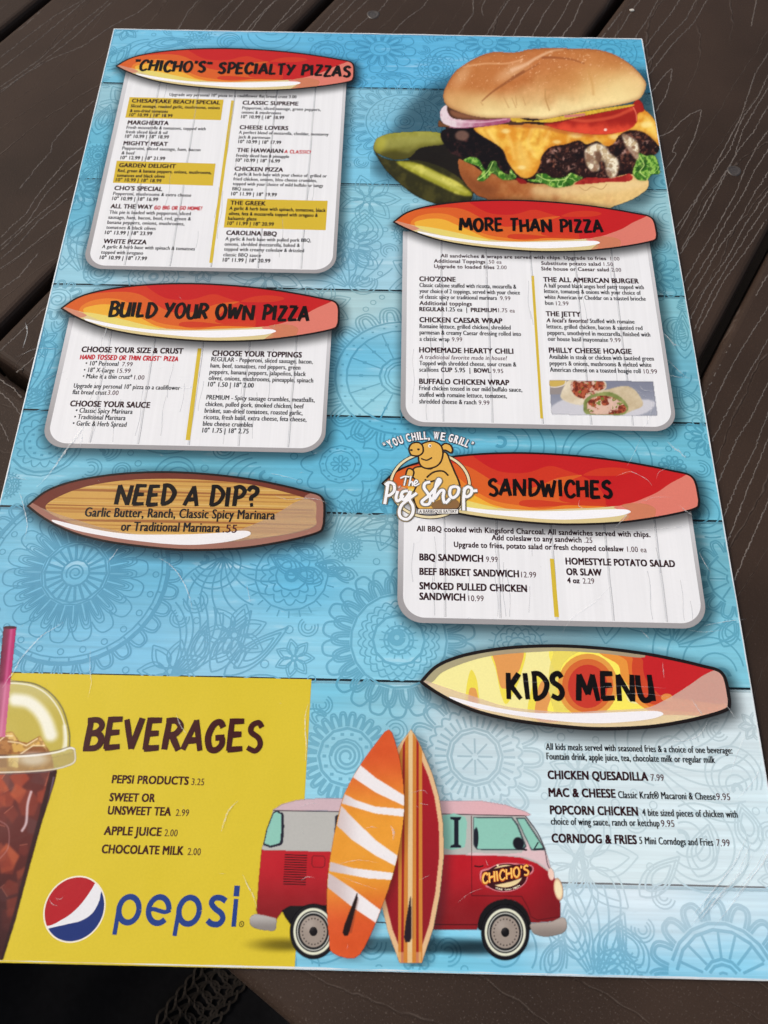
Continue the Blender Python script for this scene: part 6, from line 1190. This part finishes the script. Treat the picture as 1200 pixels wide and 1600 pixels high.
# ------------------------------------------------------------------ laminate: worn scratches, and creases with highlights painted in
level(135); K = Ink().cycle(12)
def wear_or_light_line(pts, wd=1.3, al=.6, n=9, col=(238, 242, 244), jit=.6):
    p = catmull(pts, False, n); p = p + rng.normal(0, jit * .4, p.shape); w_ = M(p[:, 0], p[:, 1]); t = np.linspace(0, 1, len(p))
    wdd = wd * unit(*pts[0])[0] * (.35 + .65 * np.sin(np.pi * np.clip(t, .03, .97))) * rng.uniform(.5, 1.3, len(p)); a = al * rng.uniform(.35, 1, len(p)) * np.sin(np.pi * np.clip(t, .05, .95)) ** .5
    v, f = rib(w_, wdd); K.add(v, f, col, np.repeat(a, 2))
S = [([(144, 622), (140, 645), (136, 658)], 1.8, .8), ([(136, 658), (122, 680), (108, 698), (94, 718), (80, 738), (58, 762)], 4, .75), ([(130, 660), (128, 685), (126, 700)], 1.5, .6), ([(168, 508), (165, 520), (162, 532)], 2, .7), ([(30, 768), (36, 785), (41, 807), (43, 824), (39, 843)], 2, .75),
     ([(185, 857), (178, 868), (168, 880)], 2.2, .7), ([(248, 872), (262, 880), (273, 890), (284, 905), (293, 923), (298, 940), (302, 955)], 2, .8), ([(385, 915), (388, 925), (391, 942)], 1.5, .7), ([(100, 973), (80, 985), (67, 993), (50, 1010), (33, 1030), (22, 1050), (13, 1062), (5, 1075)], 2.6, .8), ([(142, 1015), (141, 1040), (143, 1067), (138, 1090)], 1.5, .6),
     ([(482, 1100), (478, 1115), (477, 1140), (479, 1165), (477, 1190)], 2.6, .7), ([(372, 1252), (363, 1260), (355, 1272), (349, 1290), (346, 1300)], 3, .6), ([(379, 1366), (388, 1385), (396, 1400), (402, 1420)], 2.6, .6), ([(275, 1115), (283, 1135), (293, 1148)], 2, .6), ([(430, 775), (450, 781), (480, 779), (500, 782), (512, 788)], 1.6, .7), ([(420, 740), (445, 745), (470, 752)], 1.2, .6),  # row begins with a painted highlight along the yellow box edge
     ([(905, 782), (905, 792), (920, 797)], 1.2, .7), ([(984, 798), (975, 810), (962, 824)], 2, .7), ([(962, 745), (985, 738), (1010, 750), (1018, 760)], 1.2, .6), ([(1025, 748), (1030, 738), (1045, 730)], 1, .6), ([(990, 790), (1020, 778), (1050, 778)], 1, .5), ([(1060, 790), (1072, 800), (1082, 806)], 1.5, .7), ([(950, 822), (980, 830), (1040, 826), (1085, 820)], 1.3, .6), ([(1090, 860), (1100, 880), (1110, 895)], 1.3, .6),
     ([(1040, 560), (1060, 580), (1085, 600)], 1, .6), ([(1035, 585), (1060, 590), (1090, 592)], 1, .6), ([(1035, 520), (1045, 530), (1055, 545)], 2.5, .5), ([(1045, 530), (1052, 538), (1062, 542)], 2.5, .5), ([(1042, 690), (1054, 702), (1064, 708)], 4, .6), ([(1058, 700), (1066, 712), (1072, 715)], 3, .5), ([(1022, 618), (1015, 650), (1004, 672)], 1, .7), ([(1003, 680), (992, 705), (980, 728)], 1.2, .6),
     ([(995, 597), (1005, 610), (1022, 612)], 1.2, .6), ([(980, 600), (1000, 615), (1020, 630)], 1, .5), ([(955, 915), (930, 940), (895, 965), (878, 990)], 1.3, .5), ([(1000, 985), (1008, 992), (1015, 1000)], 1.2, .6), ([(1100, 978), (1130, 972), (1165, 968)], 1.4, .7), ([(1075, 985), (1100, 988), (1130, 985)], 1, .5), ([(1105, 1128), (1090, 1150), (1060, 1158), (1030, 1150)], 1.6, .7), ([(1130, 1095), (1140, 1110), (1150, 1125)], 1.2, .6), ([(1080, 1092), (1090, 1108), (1098, 1118)], 4, .45),
     ([(1035, 1035), (1036, 1048), (1037, 1060)], 1.6, .5), ([(1165, 1145), (1150, 1180), (1140, 1215)], 1.2, .6), ([(1190, 1180), (1180, 1215), (1150, 1250)], 1.4, .6), ([(40, 505), (43, 520), (36, 545)], 2.2, .7), ([(25, 560), (60, 545), (100, 548)], 1, .5), ([(20, 745), (30, 748), (45, 750)], 1.4, .6), ([(62, 600), (80, 590), (105, 580)], 1, .4), ([(305, 605), (295, 606), (285, 607), (270, 605)], 1.5, .7),
     ([(640, 1240), (660, 1235), (668, 1240)], 1.2, .6), ([(655, 1255), (670, 1258)], 1.3, .7), ([(610, 1290), (615, 1300), (614, 1312)], 4, .5), ([(568, 1296), (580, 1292), (590, 1294)], 1.4, .6), ([(530, 1350), (560, 1344), (590, 1348)], 1.4, .5), ([(535, 1370), (560, 1380), (590, 1390)], 1.2, .4), ([(470, 1376), (480, 1370), (492, 1372)], 1.2, .6), ([(468, 1262), (485, 1255), (500, 1258)], 1.2, .5), ([(655, 1375), (670, 1368)], 1, .5),
     ([(715, 1410), (735, 1395), (755, 1388)], 1, .4), ([(100, 1400), (95, 1405), (88, 1403)], 1.4, .5), ([(90, 1415), (82, 1412), (78, 1405)], 1.8, .5), ([(800, 1060), (830, 1066), (870, 1064)], .8, .4), ([(925, 1075), (980, 1072), (1040, 1076)], .9, .4), ([(940, 1088), (1000, 1084), (1060, 1092)], .8, .4)]
for s_ in S: wear_or_light_line(s_[0], s_[1] * .85, s_[2] * .72)
# crease bundle at the lower right: painted lit lines, some with shaded lines beside
for k in range(15):
    o_ = rng.uniform(-26, 26); q = rng.uniform(-8, 8); a0 = rng.uniform(0, .5); a1 = a0 + rng.uniform(.15, .5)
    L_ = np.array([(1196, 1300), (1172, 1352), (1140, 1392), (1108, 1432), (1078, 1470), (1052, 1512)], float); t = np.linspace(a0, min(a1, 1), 6) * 5; pts = np.column_stack([np.interp(t, range(6), L_[:, 0]) + o_, np.interp(t, range(6), L_[:, 1]) + q])
    wear_or_light_line([tuple(p) for p in pts], 1.2, .55, 5)
    if k % 2: wear_or_light_line([(p[0] + 2.2, p[1] + 1.2) for p in pts], 1.0, .35, 5, (110, 150, 165))
for k in range(80):
    x_, y_ = rng.uniform(20, 1180), rng.uniform(420, 1500); W_ = M(x_, y_)
    if not (TL[0] + .004 < W_[0] < TR[0] - .004): continue
    L_ = rng.uniform(2, 11); a = rng.normal(0, .5) + (1.2 if rng.random() < .4 else 0); pts = [(x_, y_), (x_ + L_ * .5 * math.cos(a), y_ + L_ * .5 * math.sin(a) + rng.normal(0, .6)), (x_ + L_ * math.cos(a), y_ + L_ * math.sin(a))]
    wear_or_light_line(pts, rng.uniform(.5, 1.0), rng.uniform(.12, .35), 3)
# worn white rim of the sheet
for a, b in ((TL, TR), (TR, BR), (BR, BL), (BL, TL)):
    p = np.array([a + (b - a) * t for t in np.linspace(0, 1, 160)]); nn_ = (b - a) / np.linalg.norm(b - a); inn = np.array((nn_[1], -nn_[0]))
    w_ = np.array([max(.15, .55 + 1.1 * mnoise.noise(Vector((q[0] * 90, q[1] * 90, 4)))) for q in p]) * .0005; v, f = rib(p + inn * .0002, w_); K.add(v, f, (236, 242, 246), .8)
K.build('wear_and_crease_light', mat=INKA)
